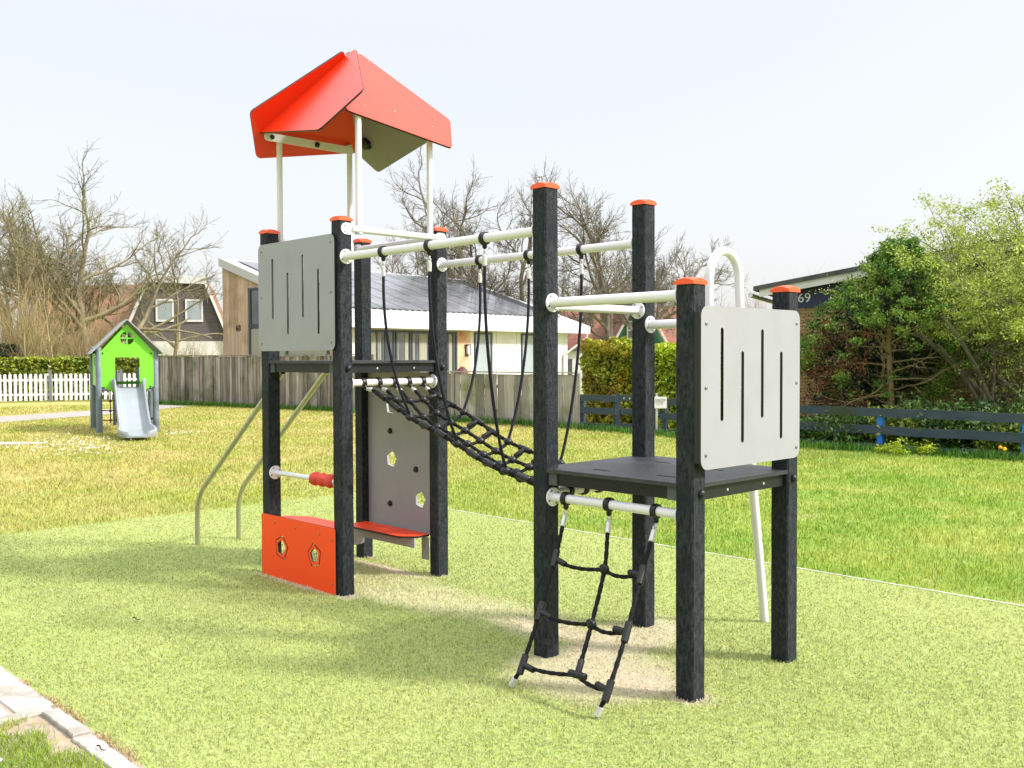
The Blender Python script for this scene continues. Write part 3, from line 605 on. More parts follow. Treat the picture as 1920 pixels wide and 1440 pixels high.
def pent(c, r, rot): return roundpoly([(c[0]+r*math.cos(rot+2*PI*i/5), c[1]+r*math.sin(rot+2*PI*i/5)) for i in range(5)], .010, 3)
h1 = pent((-.655, .218), .088, R(78)); h2 = pent((-.250, .222), .084, R(100))
g3 = board('panel', rrect(-S-h+.006, -.01, -.008, .425, .018), [h1, h2], f3, [M['orange'], M['core']], fr, .012)
g3['label'] = 'orange board with two pentagon windows'
for c, r, rt in (((-.655, .218), .079, R(78)), ((-.250, .222), .075, R(100))):
    board('window_rim', pent(c, r, rt), [pent(c, r-.024, rt)], lambda a, b, d: Vector((a, -h-.013+d, b)), [M['orange'], M['core']], g3, .011)
bolts('screw', [(-.895, .345), (-.895, .07), (-.045, .345), (-.045, .07), (-.74, .375), (-.48, .372), (-.19, .370)], f3, (0, -1, 0), g3, .007)
sh = board('shelf', roundpoly([(-.80, -.03), (-.06, -.03), (-.06, .06), (-.17, .165), (-.64, .165), (-.80, .06)], .03), [], lambda a, b, d: Vector((a, b, .405-d)), [M['orange'], M['core']], fr, .014)
se = board('seat', roundpoly([(-.80, .742), (-.80, .62), (-.70, .535), (-.13, .535), (-.045, .62), (-.045, .742)], .03), [], lambda a, b, d: Vector((a, b, .285-d)), [M['orange'], M['core']], fr, .014)
m = MB(); m.tube([(-.56, .66, .2868), (-.30, .66, .2868)], .0035, 6); m.ball((-.17, .63, .286), .006, 8); m.build('groove', M['bead'], se)
m = MB(); m.box((-.76, .600, .205), (-.050, .612, .270)); sb = m.build('seat_beam', M['grey'], fr)
for u0, k in ((-S+h+.001, 1),):
    board('seat_bracket', rrect(.585, .118, .735, .268, .03), [], lambda a, b, d: Vector((u0+d, a, b)), [M['grey'], M['core']], fr, .012)
m = MB(); m.box((-.115, S2-h-.014, .108), (-.047, S2-h-.003, .262)); q = m.build('seat_bracket', M['grey'], fr); bolts('screw', [(-.085, .20)], lambda a, b, d: Vector((a, S2-h-.014, b)), (0, -1, 0), q)
# climbing wall
f4 = lambda a, b, d: Vector((a, S2+.008+d, b))
def pen2(c, r, rot): return [(c[0]+r*math.cos(rot+2*PI*i/5), c[1]+r*math.sin(rot+2*PI*i/5)) for i in range(5)]
cw = board('climbing_wall', rrect(-S+h-.01, .262, -h+.01, 1.395, .01, 2), [pen2((-.545, .763), .062, R(80)), pen2((-.215, .500), .060, R(75)), pen2((-.550, 1.146), .060, R(85))], f4, [M['grey'], M['grey']], fr, .018)
for a, b in ((-.554, .966), (-.256, .709), (-.560, .438)):
    m = MB(); m.lathe([(.021, 0), (.021, .008), (.016, .016), (.006, .019)], f4(a, b, 0), (0, -1, 0), 14); m.build('hold_bolt', M['black'], cw, smooth=True)
# decks
def deck(u0, u1, z, slots):
    o = board('deck', rrect(u0, -.044, u1, S2+.044, .004, 1), [rrect(a-.055, b-.012, a+.055, b+.012, .01, 3) for a, b in slots], lambda a, b, d: Vector((a, b, z-d)), [M['deck'], M['deck']], fr, .018)
    m = MB(); t = .022
    m.box((u0+h, -.022, z-.078), (u1-h, .0, z-.0185)); m.box((u0+h, S2, z-.078), (u1-h, S2+.022, z-.0185))
    m.box((u0+.022, h, z-.078), (u0+.044, S2-h, z-.0185)); m.box((u1-.044, h, z-.078), (u1-.022, S2-h, z-.0185))
    m.split('deck_beam', M['beam'], fr)
    m = MB()
    for cu, d in ((u0+h-.003+h, 1), (u1-h+.003-h, -1)):
        for v0 in (-.030, S2-.008): m.box((min(cu, cu+d*.055), v0, z-.080), (max(cu, cu+d*.055), v0+.038, z-.0185))
    m.split('corner_block', M['roofedge'], fr)
    m = MB()
    for v in (.25, .55): m.lathe([(.006, 0), (.006, .003)], (u1-.022, v, z-.05), (1, 0, 0), 8)
    m.split('screw', M['alu'], fr)
    return o
deck(-S-.044, .044, 1.480, []); deck(L0-.044, UB+.044, .948, [(L0+.28, .10), (L0+.28, .58), (UB-.22, .50), (UB-.22, .12)])
# steel handrails, curved pole
for v in (.10, .46):
    m = MB(); m.tube(fillet([(-2.205, v, -.02), (-2.205, v, .385), (-.885, v, 1.400)], .16, 8), .0195, 18); m.build('handrail', M['steel'], fr, smooth=True)
arch = [Vector((2.21, .775, .93)), Vector((2.21, .775, 1.90))]+[Vector((2.21, .775+.137-.137*math.cos(PI*i/16), 1.905+.150*math.sin(PI*i/16))) for i in range(1, 16)]+[Vector((2.21, 1.050, 1.90)), Vector((2.21, 1.056, 1.80)), Vector((2.21, 1.198, .756)), Vector((2.21, 1.322, -.02))]
m = MB(); m.tube(arch, .0235, 20); m.build('sliding_pole', M['white'], fr, smooth=True)

# ropes
def clamp(c, ax, r, parent, lug=(0, 0, -1)):
    ax = Vector(ax); c = Vector(c); m = MB()
    m.lathe([(r+.002, -.014), (r+.0105, -.013), (r+.012, 0), (r+.0105, .013), (r+.002, .014)], c, ax, 20)
    lg = Vector(lug).normalized(); m.lathe([(.013, 0), (.013, .022), (.006, .030)], c+lg*(r+.002), lg, 10)
    o = m.build('clamp', M['black'], parent, smooth=True); return c+lg*(r+.034)
def shackle(p, q, parent, r=.0035):
    """small chain link from p to q"""
    p, q = Vector(p), Vector(q); d = (q-p); L = d.length; d.normalize(); a = d.cross(Vector((.3, .9, .1))).normalized(); b = d.cross(a); m = MB()
    for k, (s0, s1, ax) in enumerate(((0, .6, a), (.4, 1, b))):
        P = [p+d*(L*(s0+(s1-s0)*(.5-.5*math.cos(2*PI*i/10))))+ax*(.008*math.sin(2*PI*i/10)) for i in range(11)]; m.tube(P, r, 6, caps=False)
    m.build('shackle', M['alu'], parent, smooth=True)
def ferrule(p, q, parent, r=.0135):
    m = MB(); p = Vector(p); q = Vector(q); d = (q-p).normalized(); L = (q-p).length
    m.lathe([(r*.6, 0), (r, .004), (r, L-.003), (r*.75, L)], p, d, 14); m.build('ferrule', M['alu'], parent, smooth=True)
TW = (4, 2*PI/.055/4*1.0)
def resample(P, step):
    P = [Vector(p) for p in P]; out = [P[0]]; acc = 0
    for a, b in zip(P, P[1:]):
        L = (b-a).length; t = step-acc
        while t <= L: out.append(a+(b-a)*(t/L)); t += step
        acc = (acc+L) % step
    out.append(P[-1]); return out
hb = empty('hanger', (0, 0, 0))
COL.objects.unlink(hb); bpy.data.objects.remove(hb)
NV = [.165, .28, .395, .51, .625]                      # net ropes across
def netz(u, v): return 1.318-.312*u-.085*min(1, max(0, u-.06)/.30)*min(1, max(0, L0-.06-u)/.30)*(1-((v-.395)/.23)**2)-.035*math.sin(PI*u/L0)+.008*math.sin(9*u+5*v)
US = [.03+.141*k for k in range(1, 12)]
netv = lambda u, i: NV[i]+(.5-.5*math.cos(2*PI*min(1, max(0, u/L0))))*(-.012*(i-2))
br = MB(); root = bpy.data.objects.new('rope_bridge', bpy.data.meshes.new('rope_bridge')); COL.objects.link(root); root.parent = fr
nodes = {}
for i in range(5):
    c0 = clamp((0, NV[i]-(i-2)*-.006, 1.338), (0, 1, 0), .0225, barA, (1, 0, -1)); v0 = NV[i]
    e0 = Vector((.085, v0, netz(.085, v0)+.012*0)); f0 = c0+(e0-c0)*.30; shackle(c0, f0, root); ferrule(f0, e0, root)
    c1 = clamp((L0, NV[i], .815), (0, 1, 0), .0225, barB, (-1, 0, .2)); e1 = Vector((L0-.10, v0, netz(L0-.10, v0))); f1_ = c1+(e1-c1)*.25; shackle(c1, f1_, root); ferrule(f1_, e1, root)
    P = [e0]
    for k, u in enumerate(US):
        vv = netv(u, i); q = Vector((u, vv, netz(u, vv))); nodes[i, k] = q; P.append(q)
    P.append(e1); P = resample(spline(P, 6), .007)
    br.tube(P, .0118, 12, lobes=TW)
for k, u in enumerate(US):
    for i in range(4):
        a, b = nodes[i, k], nodes[i+1, k]; mid = (a+b)/2+Vector((.0, 0, -.014)); br.tube(resample(bez([a, mid, b], 6), .007), .0104, 12, lobes=TW)
HK = {3, 6, 9}; HKi = [2, 5, 8]
root.data = br.build('x', M['rope'], None, smooth=True).data; bpy.data.objects.remove(bpy.data.objects['x']); root.data.name = 'rope_bridge'
ballm = MB(); ballm.ball((0, 0, 0), .027, 14, (1.0, 1.0, .85)); ballm.lathe([(.022, -.007), (.030, -.005), (.030, .005), (.022, .007)], (0, 0, 0), (0, 0, 1), 14)
b0 = ballm.build('ball_joint', M['black'], root, smooth=True); first = True
tm = MB(); tm.lathe([(.0155, -.048), (.0185, -.045), (.0185, .045), (.0155, .048)], (0, 0, 0), (1, 0, 0), 12); tm.lathe([(.0165, .0), (.0165, .078), (.0135, .082)], (0, 0, 0), (0, 1, 0), 12)
t0 = tm.build('tee_joint', M['black'], root, smooth=True); t0.rotation_mode = 'QUATERNION'; ft = True
for (i, k), q in nodes.items():
    if i in (0, 4) and k not in HKi:
        o = t0 if ft else t0.copy(); 
        if not ft: COL.objects.link(o)
        ft = False; o.parent = root
        d = Vector((1, 0, (netz(q.x+.05, q.y)-netz(q.x-.05, q.y))/.1)).normalized(); inn = (nodes[1 if i == 0 else 3, k]-q).normalized(); nz_ = d.cross(inn).normalized(); inn = nz_.cross(d)
        o.matrix_local = Matrix.Translation(q) @ Matrix((d, inn, nz_)).transposed().to_4x4()
    else:
        o = b0 if first else b0.copy()
        if not first: COL.objects.link(o)
        first = False; o.parent = root; o.location = q; o.rotation_euler = (0, .3, 0)
# hangers
for v0, i, us in ((0, 0, (.435, .867, 1.328)), (S2, 4, (.431, .878, 1.315))):
    par = top_near if v0 == 0 else top_far
    for j, u in enumerate(us):
        c = clamp((u, v0, 2.127), (1, 0, 0), .0245, par); n = nodes[i, HKi[j]]; e = c+Vector((0, 0, -.03))
        m = MB(); f2_ = e+Vector((0, 0, -.058)); s = 1 if i == 0 else -1
        P = bez([f2_, f2_+Vector((.0, -s*.012, -.30)), (f2_+n)/2+Vector((0, -s*.03, -.22)), n+Vector((0, -s*.045, .12)), n+Vector((0, 0, .012))], 22)
        m.tube(P, .0088, 10); o = m.build('hanger_rope', M['hang'], fr, smooth=True); shackle(c, e, o); ferrule(e, f2_, o, .0125)
# scramble net under the low deck
ln = MB(); lroot = bpy.data.objects.new('rope_ladder', bpy.data.meshes.new('rope_ladder')); COL.objects.link(lroot); lroot.parent = fr
LN = {0: [(1.986, -.157, .543), (2.028, -.302, .326), (2.055, -.443, .117)], 1: [(2.295, -.160, .540), (2.342, -.302, .327), (2.372, -.427, .139)], 2: [(2.503, -.155, .547), (2.538, -.299, .332), (2.556, -.441, .119)]}
tops = [1.912, 2.186, 2.462]; feet = {0: (2.005, -.468, .012), 2: (2.520, -.474, .012)}
for i in range(3):
    c = clamp((tops[i], 0, .805), (1, 0, 0), .0225, barL); d = (Vector(LN[i][0])-c).normalized(); e = c+d*.032; f5 = e+d*.062; shackle(c, e, lroot); ferrule(e, f5, lroot, .0125)
    P = [f5]+[Vector(q) for q in LN[i]]
    if i in feet:
        ft_ = Vector(feet[i]); dd = (ft_-P[-1]).normalized(); P.append(ft_-dd*.04); ferrule(ft_-dd*.045, ft_, lroot, .0145)
    ln.tube(resample(spline(P, 8), .006), .0108, 12, lobes=TW)
for r in range(3):
    for i in range(2):
        a, b = Vector(LN[i][r]), Vector(LN[i+1][r]); sg = .028 if r < 2 else .018
        ln.tube(resample(bez([a, a+(b-a)*.3+Vector((0, -.006, -sg*1.3)), a+(b-a)*.7+Vector((0, -.006, -sg*.6)), b], 10), .006), .0100, 12, lobes=TW)
lroot.data = ln.build('y', M['rope'], None, smooth=True).data; bpy.data.objects.remove(bpy.data.objects['y']); lroot.data.name = 'rope_ladder'
def tee(q, d, inn, kk):
    q = Vector(q); d = Vector(d).normalized(); inn = Vector(inn).normalized(); m = MB()
    m.lathe([(.0135, -.046), (.0165, -.043), (.0165, .043), (.0135, .046)], q, d, 14); m.lathe([(.0145, 0), (.0145, .066), (.0120, .070)], q, inn, 14); m.build('tee_joint', M['black'], lroot, smooth=True)
for r in range(3):
    for i in (0, 2):
        q = Vector(LN[i][r]); prev = Vector(LN[i][r-1]) if r else Vector((tops[i], 0, .76)); inn = (Vector(LN[1][r])-q).normalized()+Vector((0, 0, -.25 if i == 0 else .05)); tee(q, q-prev, inn, 0)
    q = Vector(LN[1][r])
    if r < 2:
        m = MB(); m.ball(q, .025, 14, (1, .85, 1)); m.lathe([(.020, -.006), (.0275, -.004), (.0275, .004), (.020, .006)], q, (.1, .8, .5), 14); m.build('ball_joint', M['black'], lroot, smooth=True)
    else: tee(q, Vector(LN[2][2])-Vector(LN[0][2]), Vector(LN[1][1])-q, 0)

# ================================================================== playhouse with slide
PH = (-8.20, 19.45); a_ = .44
ph = empty('playhouse', (*PH, 0), a_, label='small lime green playhouse on blue grey posts with a pale grey slide', cat='playhouse')
DP = 1.62; PW = 1.06                                   # own axes: x to the right, y to the back
for x, y, hh_ in ((0, 0, 1.72), (PW, 0, 1.66), (-.05, DP, 1.75), (PW+.05, DP, 1.7)):
    m = MB(); m.lathe([(.062, -.02), (.061, .5), (.058, hh_-.02), (.045, hh_)], (x, y, 0), (0, 0, 1), 18); m.build('post', M['slate'], ph, smooth=True)
F = lambda a, b, d: Vector((a, -.045+d, b))
ap = PW/2
rw = [ [(ap+.115*math.cos(t)*s1+.0*s1+.012*s1, 1.90+.115*math.sin(t)*s2+.012*s2) for t in [PI/2*i/7 for i in range(8)]]+[(ap+.012*s1, 1.90+.012*s2)] for s1, s2 in ((1, 1), (-1, 1), (-1, -1), (1, -1))]
fp = board('front_panel', roundpoly([(.03, .94), (.34, .80), (PW-.30, .82), (PW-.03, .94), (PW-.03, 1.63), (ap, 2.19), (.03, 1.63)], .02), [rrect(.30, .86, PW-.30, 1.52, .03)]+rw, F, [M['green'], M['core']], ph, .018)
m = MB()
for a, b in ((.075, 1.60), (PW-.08, 1.60), (.09, .92), (.27, .925), (PW-.10, .93)): m.lathe([(.017, 0), (.017, .008), (.008, .012)], (a, -.045, b), (0, -1, 0), 10)
m.split('screw', M['black'], fp)
for sx_, x0 in ((-1, -.055), (1, PW+.055)):
    F2 = lambda a, b, d: Vector((x0+sx_*-d, a, b))
    sp_ = board('side_panel', [(.05, .95), (DP-.05, .95), (DP-.05, 1.60), (.05, 1.60)], [rrect(.35, 1.35, .50, 1.52, .01), rrect(.60, 1.35, .75, 1.52, .01)], F2, [M['green'], M['core']], ph, .018)
for s in (-1, 1):
    m = MB(); c0 = Vector((ap, 0, 2.265)); e0 = Vector((ap+s*(.53+.145), 0, 1.585)); d = (e0-c0).normalized(); nn = Vector((-d.z*s, 0, d.x*s)); nn = Vector((abs(d.z)*s, 0, abs(d.x)))
    V_ = [(p.x, y, p.z) for y in (-.16, DP+.12) for p in (c0, e0, e0+nn*.02, c0+nn*.02)]
    m.add(V_, [(0, 1, 2, 3), (7, 6, 5, 4), (0, 4, 5, 1), (1, 5, 6, 2), (2, 6, 7, 3), (3, 7, 4, 0)]); m.build('roof', M['roofgrey'], ph)
bp_ = board('back_panel', roundpoly([(.03, .94), (PW-.03, .94), (PW-.03, 1.63), (ap, 2.19), (.03, 1.63)], .02), [rrect(.16, 1.0, PW-.16, 1.60, .03)]+rw, lambda a, b, d: Vector((a, DP+.045+d, b)), [M['green'], M['core']], ph, .018)
m = MB(); m.box((.04, .0, .84), (PW-.04, DP, .88)); m.build('deck', M['roofgrey'], ph)
for x, y, hh_ in ((.42, DP+.9, 1.25), (.92, DP+.7, 1.28), (.52, DP+1.6, 1.20)):
    m = MB(); m.lathe([(.035, -.02), (.035, hh_), (.02, hh_+.02)], (x, y, 0), (0, 0, 1), 12); m.build('post', M['frame'], ph, smooth=True)
m = MB(); m.tube([(.36, DP-.1, .88), (.36, DP-.1, 1.6)], .018, 8); m.build('pole', M['alu'], ph)
# slide: trough swept along a path, in own axes running towards -y
sl_ = MB(); path = [(-.02, .905), (-.12, .895), (-.30, .80), (-.60, .60), (-.95, .38), (-1.30, .20), (-1.60, .115), (-1.95, .10), (-2.22, .10)]
sp3 = [Vector((0, a, b)) for a, b in path]; sp3 = spline(sp3, 5); nS = len(sp3)
prof = [(-.235, .15), (-.225, .165), (-.205, .155), (-.195, .06), (-.170, .018), (-.12, 0), (-.06, .004), (0, 0), (.06, .004), (.12, 0), (.170, .018), (.195, .06), (.205, .155), (.225, .165), (.235, .15), (.235, .02), (.21, -.03), (-.21, -.03), (-.235, .02)]
vs = []
for i, p in enumerate(sp3):
    t = (sp3[min(i+1, nS-1)]-sp3[max(i-1, 0)]).normalized(); nn = Vector((0, -t.z, t.y)); nn = -nn if nn.z < 0 else nn
    q = i/(nS-1); wid = 1.0+.22*max(0, (q-.72)/.28)+(.12 if q < .05 else 0); hs = 1.0 if q < .85 else 1-.55*((q-.85)/.15)**1.5
    if q > .93: wid *= 1-.45*((q-.93)/.07)**2
    if q < .12: hs *= 1.15
    for a, b in prof: vs.append(p+Vector((a*wid, 0, 0))+nn*(b*hs if b > .03 else b))
np_ = len(prof); sl_.add(vs, [(i*np_+j, i*np_+(j+1) % np_, (i+1)*np_+(j+1) % np_, (i+1)*np_+j) for i in range(nS-1) for j in range(np_)]+[tuple(range(np_-1, -1, -1)), tuple((nS-1)*np_+j for j in range(np_))])
so_ = sl_.build('slide', M['slide'], ph, smooth=True, loc=(ap+.02, -.05, 0)); so_.rotation_euler.z = .0; so_.scale.x = 1.22 
rn = MB()
for z in (.62, .42, .22): rn.tube([(.0, DP*.55, z), (.25, DP*.55, z-.01), (.5, DP*.55, z), (1.02, DP*.55, z)], .012, 6)
rn.tube([(.25, DP*.55, .85), (.25, DP*.55, .15)], .012, 6); rn.tube([(.75, DP*.55, .85), (.75, DP*.55, .15)], .012, 6)
for z in (.61, .41, .21): rn.ball((.25, DP*.55, z), .03, 8); rn.ball((.75, DP*.55, z), .03, 8)
rn.build('climbing_net', M['redrope'], ph)
m = MB(); m.box((PW-.12, .5, .22), (PW+.09, .75, .26)); m.build('step', M['black'], ph)

# ================================================================== fences
def orient(a, b):
    a, b = Vector(a[:2]), Vector(b[:2]); d = b-a; return a, d.length, math.atan2(d.y, d.x)
def plank_fence(P, H, wd_, mt, label, gap=.004, post_sp=2.0, cap=True, irr=.015, capm='plank'):
    root = None
    for si, (a, b) in enumerate(zip(P, P[1:])):
        a2, L, ang = orient(a, b)
        if root is None: root = empty('plank_fence', (a2.x, a2.y, 0), 0, label=label, cat='fence'); org = a2
        T = Matrix.Translation((a2.x-org.x, a2.y-org.y, 0)) @ Matrix.Rotation(ang, 4, 'Z')
        m = MB(); x = 0
        while x < L:
            w = random.uniform(*wd_); w = min(w, L-x); dz = random.uniform(-irr, .004); y0 = random.uniform(-.008, .008); lean = random.uniform(-.006, .006)
            vs = []; nz = 5; t = .022
            for k in range(nz+1):
                z = -.02+(H-.02+dz+.02)*k/nz; e0 = random.uniform(-.005, .005); e1 = random.uniform(-.005, .005); o = lean*k/nz
                vs += [(x+gap/2+e0+o, y0-t/2, z), (x+w-gap/2+e1+o, y0-t/2, z), (x+w-gap/2+e1+o, y0+t/2, z), (x+gap/2+e0+o, y0+t/2, z)]
            m.add([T @ Vector(p) for p in vs], [(k*4+j, k*4+(j+1) % 4, (k+1)*4+(j+1) % 4, (k+1)*4+j) for k in range(nz) for j in range(4)]+[tuple(nz*4+j for j in range(4))]); x += w+random.choice((0, 0, .004, .012))
        m.build('planks', mt, root)
        if cap:
            m = MB(); m.box((0, -.045, H), (L, .045, H+.028), T); m.build('cap_rail', mt, root)
        m = MB(); m.box((0, .012, .25), (L, .05, .33), T); m.box((0, .012, H-.35), (L, .05, H-.27), T); m.build('rail', mt, root)
        n = int(L/post_sp)+1
        for i in range(n+1):
            xx = min(i*post_sp+.0, L-.0); m = MB(); m.box((xx-.05, -.045, -.02), (xx+.05, -.013, H-.002), T); m.build('post', mt, root)
    return root
plank_fence([(-11.6, 32.2), (-9.45, 30.98), (-7.65, 29.3), (-5.17, 27.85), (-3.75, 26.6)], 1.56, (.10, .20), M['plank'], 'tall mottled grey brown plank fence between the playhouse and the wood clad bungalow', irr=.008)
plank_fence([(-3.70, 25.4), (-1.38, 23.04), (1.40, 20.45)], 1.145, (.17, .30), M['plank2'], 'lower fence of wide pale weathered planks in front of the white bungalow', gap=.012, irr=.02, post_sp=9)
# white picket fence
pk = empty('picket_fence', (-18.6, 32.9, 0), math.atan2(2.4, 7.0), label='white picket fence with round topped pales in front of the clipped hedge', cat='fence')
Lp = 7.6
def pale(h_): return [(-.045, .06), (.045, .06)]+[(.045*math.cos(t), h_-.045+.045*math.sin(t)) for t in [PI*i/8 for i in range(9)]]
x = 0; pi_ = None; i = 0
while x < Lp:
    if pi_ is None:
        m = MB(); m.prism(pale(.98), lambda a, b, k: (a, -.01+.02*k, b)); pi_ = m.build('pale', M['picket'], pk, loc=(x, -.03, 0))
    else:
        o = pi_.copy(); COL.objects.link(o); o.parent = pk; o.location = (x, -.03, random.uniform(-.012, .008))
    x += .158; i += 1
m = MB(); m.box((0, -.012, .22), (Lp, .014, .30)); m.build('rail', M['picket'], pk); m = MB(); m.box((0, -.012, .72), (Lp, .014, .80)); m.build('rail', M['picket'], pk)
for x in (.55, 2.83, 5.1, 7.3):
    m = MB(); m.box((x-.05, -.10, -.02), (x+.05, -.045, 1.08)); m.prism([(-.05, 0), (.05, 0), (0, .03)], lambda a, b, k: (x+a, -.10+.055*k, 1.08+b)); m.build('post', M['fgrey'], pk)
# low dark rail fence
rf = None
def rail_fence(A, B, label, posts, blue, rails=((.53, .665), (.25, .385), (0, .10))):
    a, L, ang = orient(A, B); r = empty('rail_fence', (a.x, a.y, 0), ang, label=label, cat='fence')
    for z0, z1 in rails:
        nseg = max(1, round(L/2.3)); 
        for s in range(nseg):
            m = MB(); n = 8; vs = []
            for k in range(n+1):
                xx = L*(s+k/n)/nseg+(.004 if k == 0 else 0); e = random.uniform(-.006, .006); vs += [(xx, -.02, z0+e), (xx, .004, z0+e), (xx, .004, z1+e*.5), (xx, -.02, z1+e*.5)]
            m.add(vs, [(k*4+j, (k+1)*4+j, (k+1)*4+(j+1) % 4, k*4+(j+1) % 4) for k in range(n) for j in range(4)]+[(3, 2, 1, 0), tuple(n*4+j for j in range(4))]); m.build('rail', M['navyboard'], r)
    for x in posts:
        m = MB(); m.box((x-.045, .006, -.02), (x+.045, .08, .64)); m.build('post', M['bluepost'] if blue else M['navyboard'], r)
    return r
d2 = lambda A, B: math.dist(A, B)
PA, PB = (3.45, 18.15), (7.9, 13.25)
rail_fence((3.40, 18.2), (8.3, 12.85), 'low fence of dark mossy boards on bright blue posts before the brick house', [.3, 2.05, 3.60, 5.78, 7.0], 1)
rail_fence((1.42, 20.42), (2.10, 19.75), 'short run of dark rail fence between the pale plank fence and the small gate', [.05, .92], 0, ((.58, .715), (.32, .45), (0, .13)))
rail_fence((2.86, 18.95), (3.40, 18.2), 'short run of dark rail fence right of the small gate, behind the white sign', [.1, .85], 0, ((.56, .69), (.28, .41), (0, .10)))
a, L, ang = orient((2.10, 19.72), (2.86, 18.98)); gt = empty('garden_gate', (a.x, a.y, 0), ang, label='low dark wooden gate with three white studs in the rail fence', cat='gate')
m = MB(); m.box((.03, -.03, .03), (L-.03, .01, .16)); m.box((.03, -.03, .34), (L-.03, .01, .46)); m.box((.03, -.03, .61), (L-.03, .01, .73)); m.build('board', M['navyboard'], gt)
for x in (.03, L-.12):
    m = MB(); m.box((x, -.045, .02), (x+.09, -.031, .76)); m.build('stile', M['navyboard'], gt)
m = MB()
for x in (.22, .36, .50): m.lathe([(.018, 0), (.018, .006), (.01, .008)], (x, -.03, .665), (0, -1, 0), 10)
m.split('stud', M['alu'], gt)
# small white notice on a post
sgx, sgd = 3.02, 18.7
sg = empty('notice_sign', (*at(1237, 18.55)[:2], 0), R(-6), label='small white notice board on a thin grey post beside the gate', cat='sign')
m = MB(); m.box((-.075, .008, -.02), (-.035, .03, .80)); m.build('post', M['alu'], sg)
m = MB(); m.prism(rrect(-.135, .515, .135, .735, .02, 4), lambda a, b, k: (a, -.004+.010*k, b)); m.build('board', M['digit'], sg)
TX = Matrix.Translation((0, -.006, 0)) @ Matrix.Rotation(PI/2, 4, 'X')
for tx, sz, z in (('IS VERBODEN', .040, .675), ('TE ROKEN', .036, .635), ('op dit terrein', .022, .600)): textmesh('lettering', tx, sz, M['ink'], sg, Matrix.Translation((0, 0, z)) @ TX, .0008)

# ================================================================== buildings
def quad(mb, a, b, c, d): mb.add([a, b, c, d], [(0, 1, 2, 3)])
# white bungalow: e along the front eave, p towards the ridge
bw = empty('bungalow', (-5.06, 31.0, 0), math.atan2(.768, .64), label='white bungalow with solar panels on its metal roof and a wood clad end wall', cat='house')
EL = 12.95; DEP = 7.2; ZE = 2.71; ZR = 5.08; sl2 = (ZR-ZE)/DEP
# own axes: x along the eave (right end away), y to the back
def rz_(y): return ZE+sl2*y
m = MB(); t = .03
m.add([(0, 0, ZE), (EL, 0, ZE), (EL, DEP, ZR), (0, DEP, ZR), (0, 0, ZE-.03), (EL, 0, ZE-.03), (EL, DEP, ZR-.03), (0, DEP, ZR-.03)], [(0, 1, 2, 3), (7, 6, 5, 4), (0, 4, 5, 1), (1, 5, 6, 2), (2, 6, 7, 3), (3, 7, 4, 0)])
x = .15
while x < EL: m.add([(x-.025, 0.004, ZE+.004), (x+.025, .004, ZE+.004), (x+.025, DEP, ZR+.004), (x-.025, DEP, ZR+.004), (x, .004, ZE+.045), (x, DEP, ZR+.045)], [(0, 4, 5, 3), (4, 1, 2, 5), (0, 1, 4), (3, 5, 2)]); x += .30
rfm = m.build('roof', M['hwhite2'], bw)
m = MB(); m.box((-.01, -.03, ZE-.25), (EL+.01, -.003, ZE-.012)); m.build('fascia', M['hwhite2'], bw)
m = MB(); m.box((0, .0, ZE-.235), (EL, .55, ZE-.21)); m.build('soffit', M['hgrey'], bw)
for x0 in (-.03, EL+.003):
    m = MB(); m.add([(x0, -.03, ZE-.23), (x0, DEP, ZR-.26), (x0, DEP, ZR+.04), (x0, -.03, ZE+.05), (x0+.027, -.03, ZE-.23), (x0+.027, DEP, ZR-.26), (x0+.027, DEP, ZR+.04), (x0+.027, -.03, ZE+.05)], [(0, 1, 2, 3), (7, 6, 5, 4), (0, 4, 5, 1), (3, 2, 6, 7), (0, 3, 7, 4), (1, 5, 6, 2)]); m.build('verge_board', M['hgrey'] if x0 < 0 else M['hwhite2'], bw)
# solar panels: one part per row
rows = 4; ph_ = 1.40; y0 = 1.25
for r in range(rows):
    m = MB(); x = .55
    while x+1.0 < EL-.25:
        ya, yb = y0+r*ph_+.025, y0+(r+1)*ph_-.025; zz = .075
        m.add([(x, ya, rz_(ya)+zz), (x+.965, ya, rz_(ya)+zz), (x+.965, yb, rz_(yb)+zz), (x, yb, rz_(yb)+zz), (x, ya, rz_(ya)+zz-.03), (x+.965, ya, rz_(ya)+zz-.03), (x+.965, yb, rz_(yb)+zz-.03), (x, yb, rz_(yb)+zz-.03)], [(0, 1, 2, 3), (0, 4, 5, 1), (1, 5, 6, 2), (2, 6, 7, 3), (3, 7, 4, 0)]); x += 1.015
    m.build('solar_panels', M['pv'], bw)
    m2 = MB(); m2.add([(.5, ya-.03, rz_(ya-.03)+.05), (EL-.25, ya-.03, rz_(ya-.03)+.05), (EL-.25, yb+.03, rz_(yb+.03)+.05), (.5, yb+.03, rz_(yb+.03)+.05)], [(0, 1, 2, 3)]); m2.build('panel_rack', M['pvline'], bw)
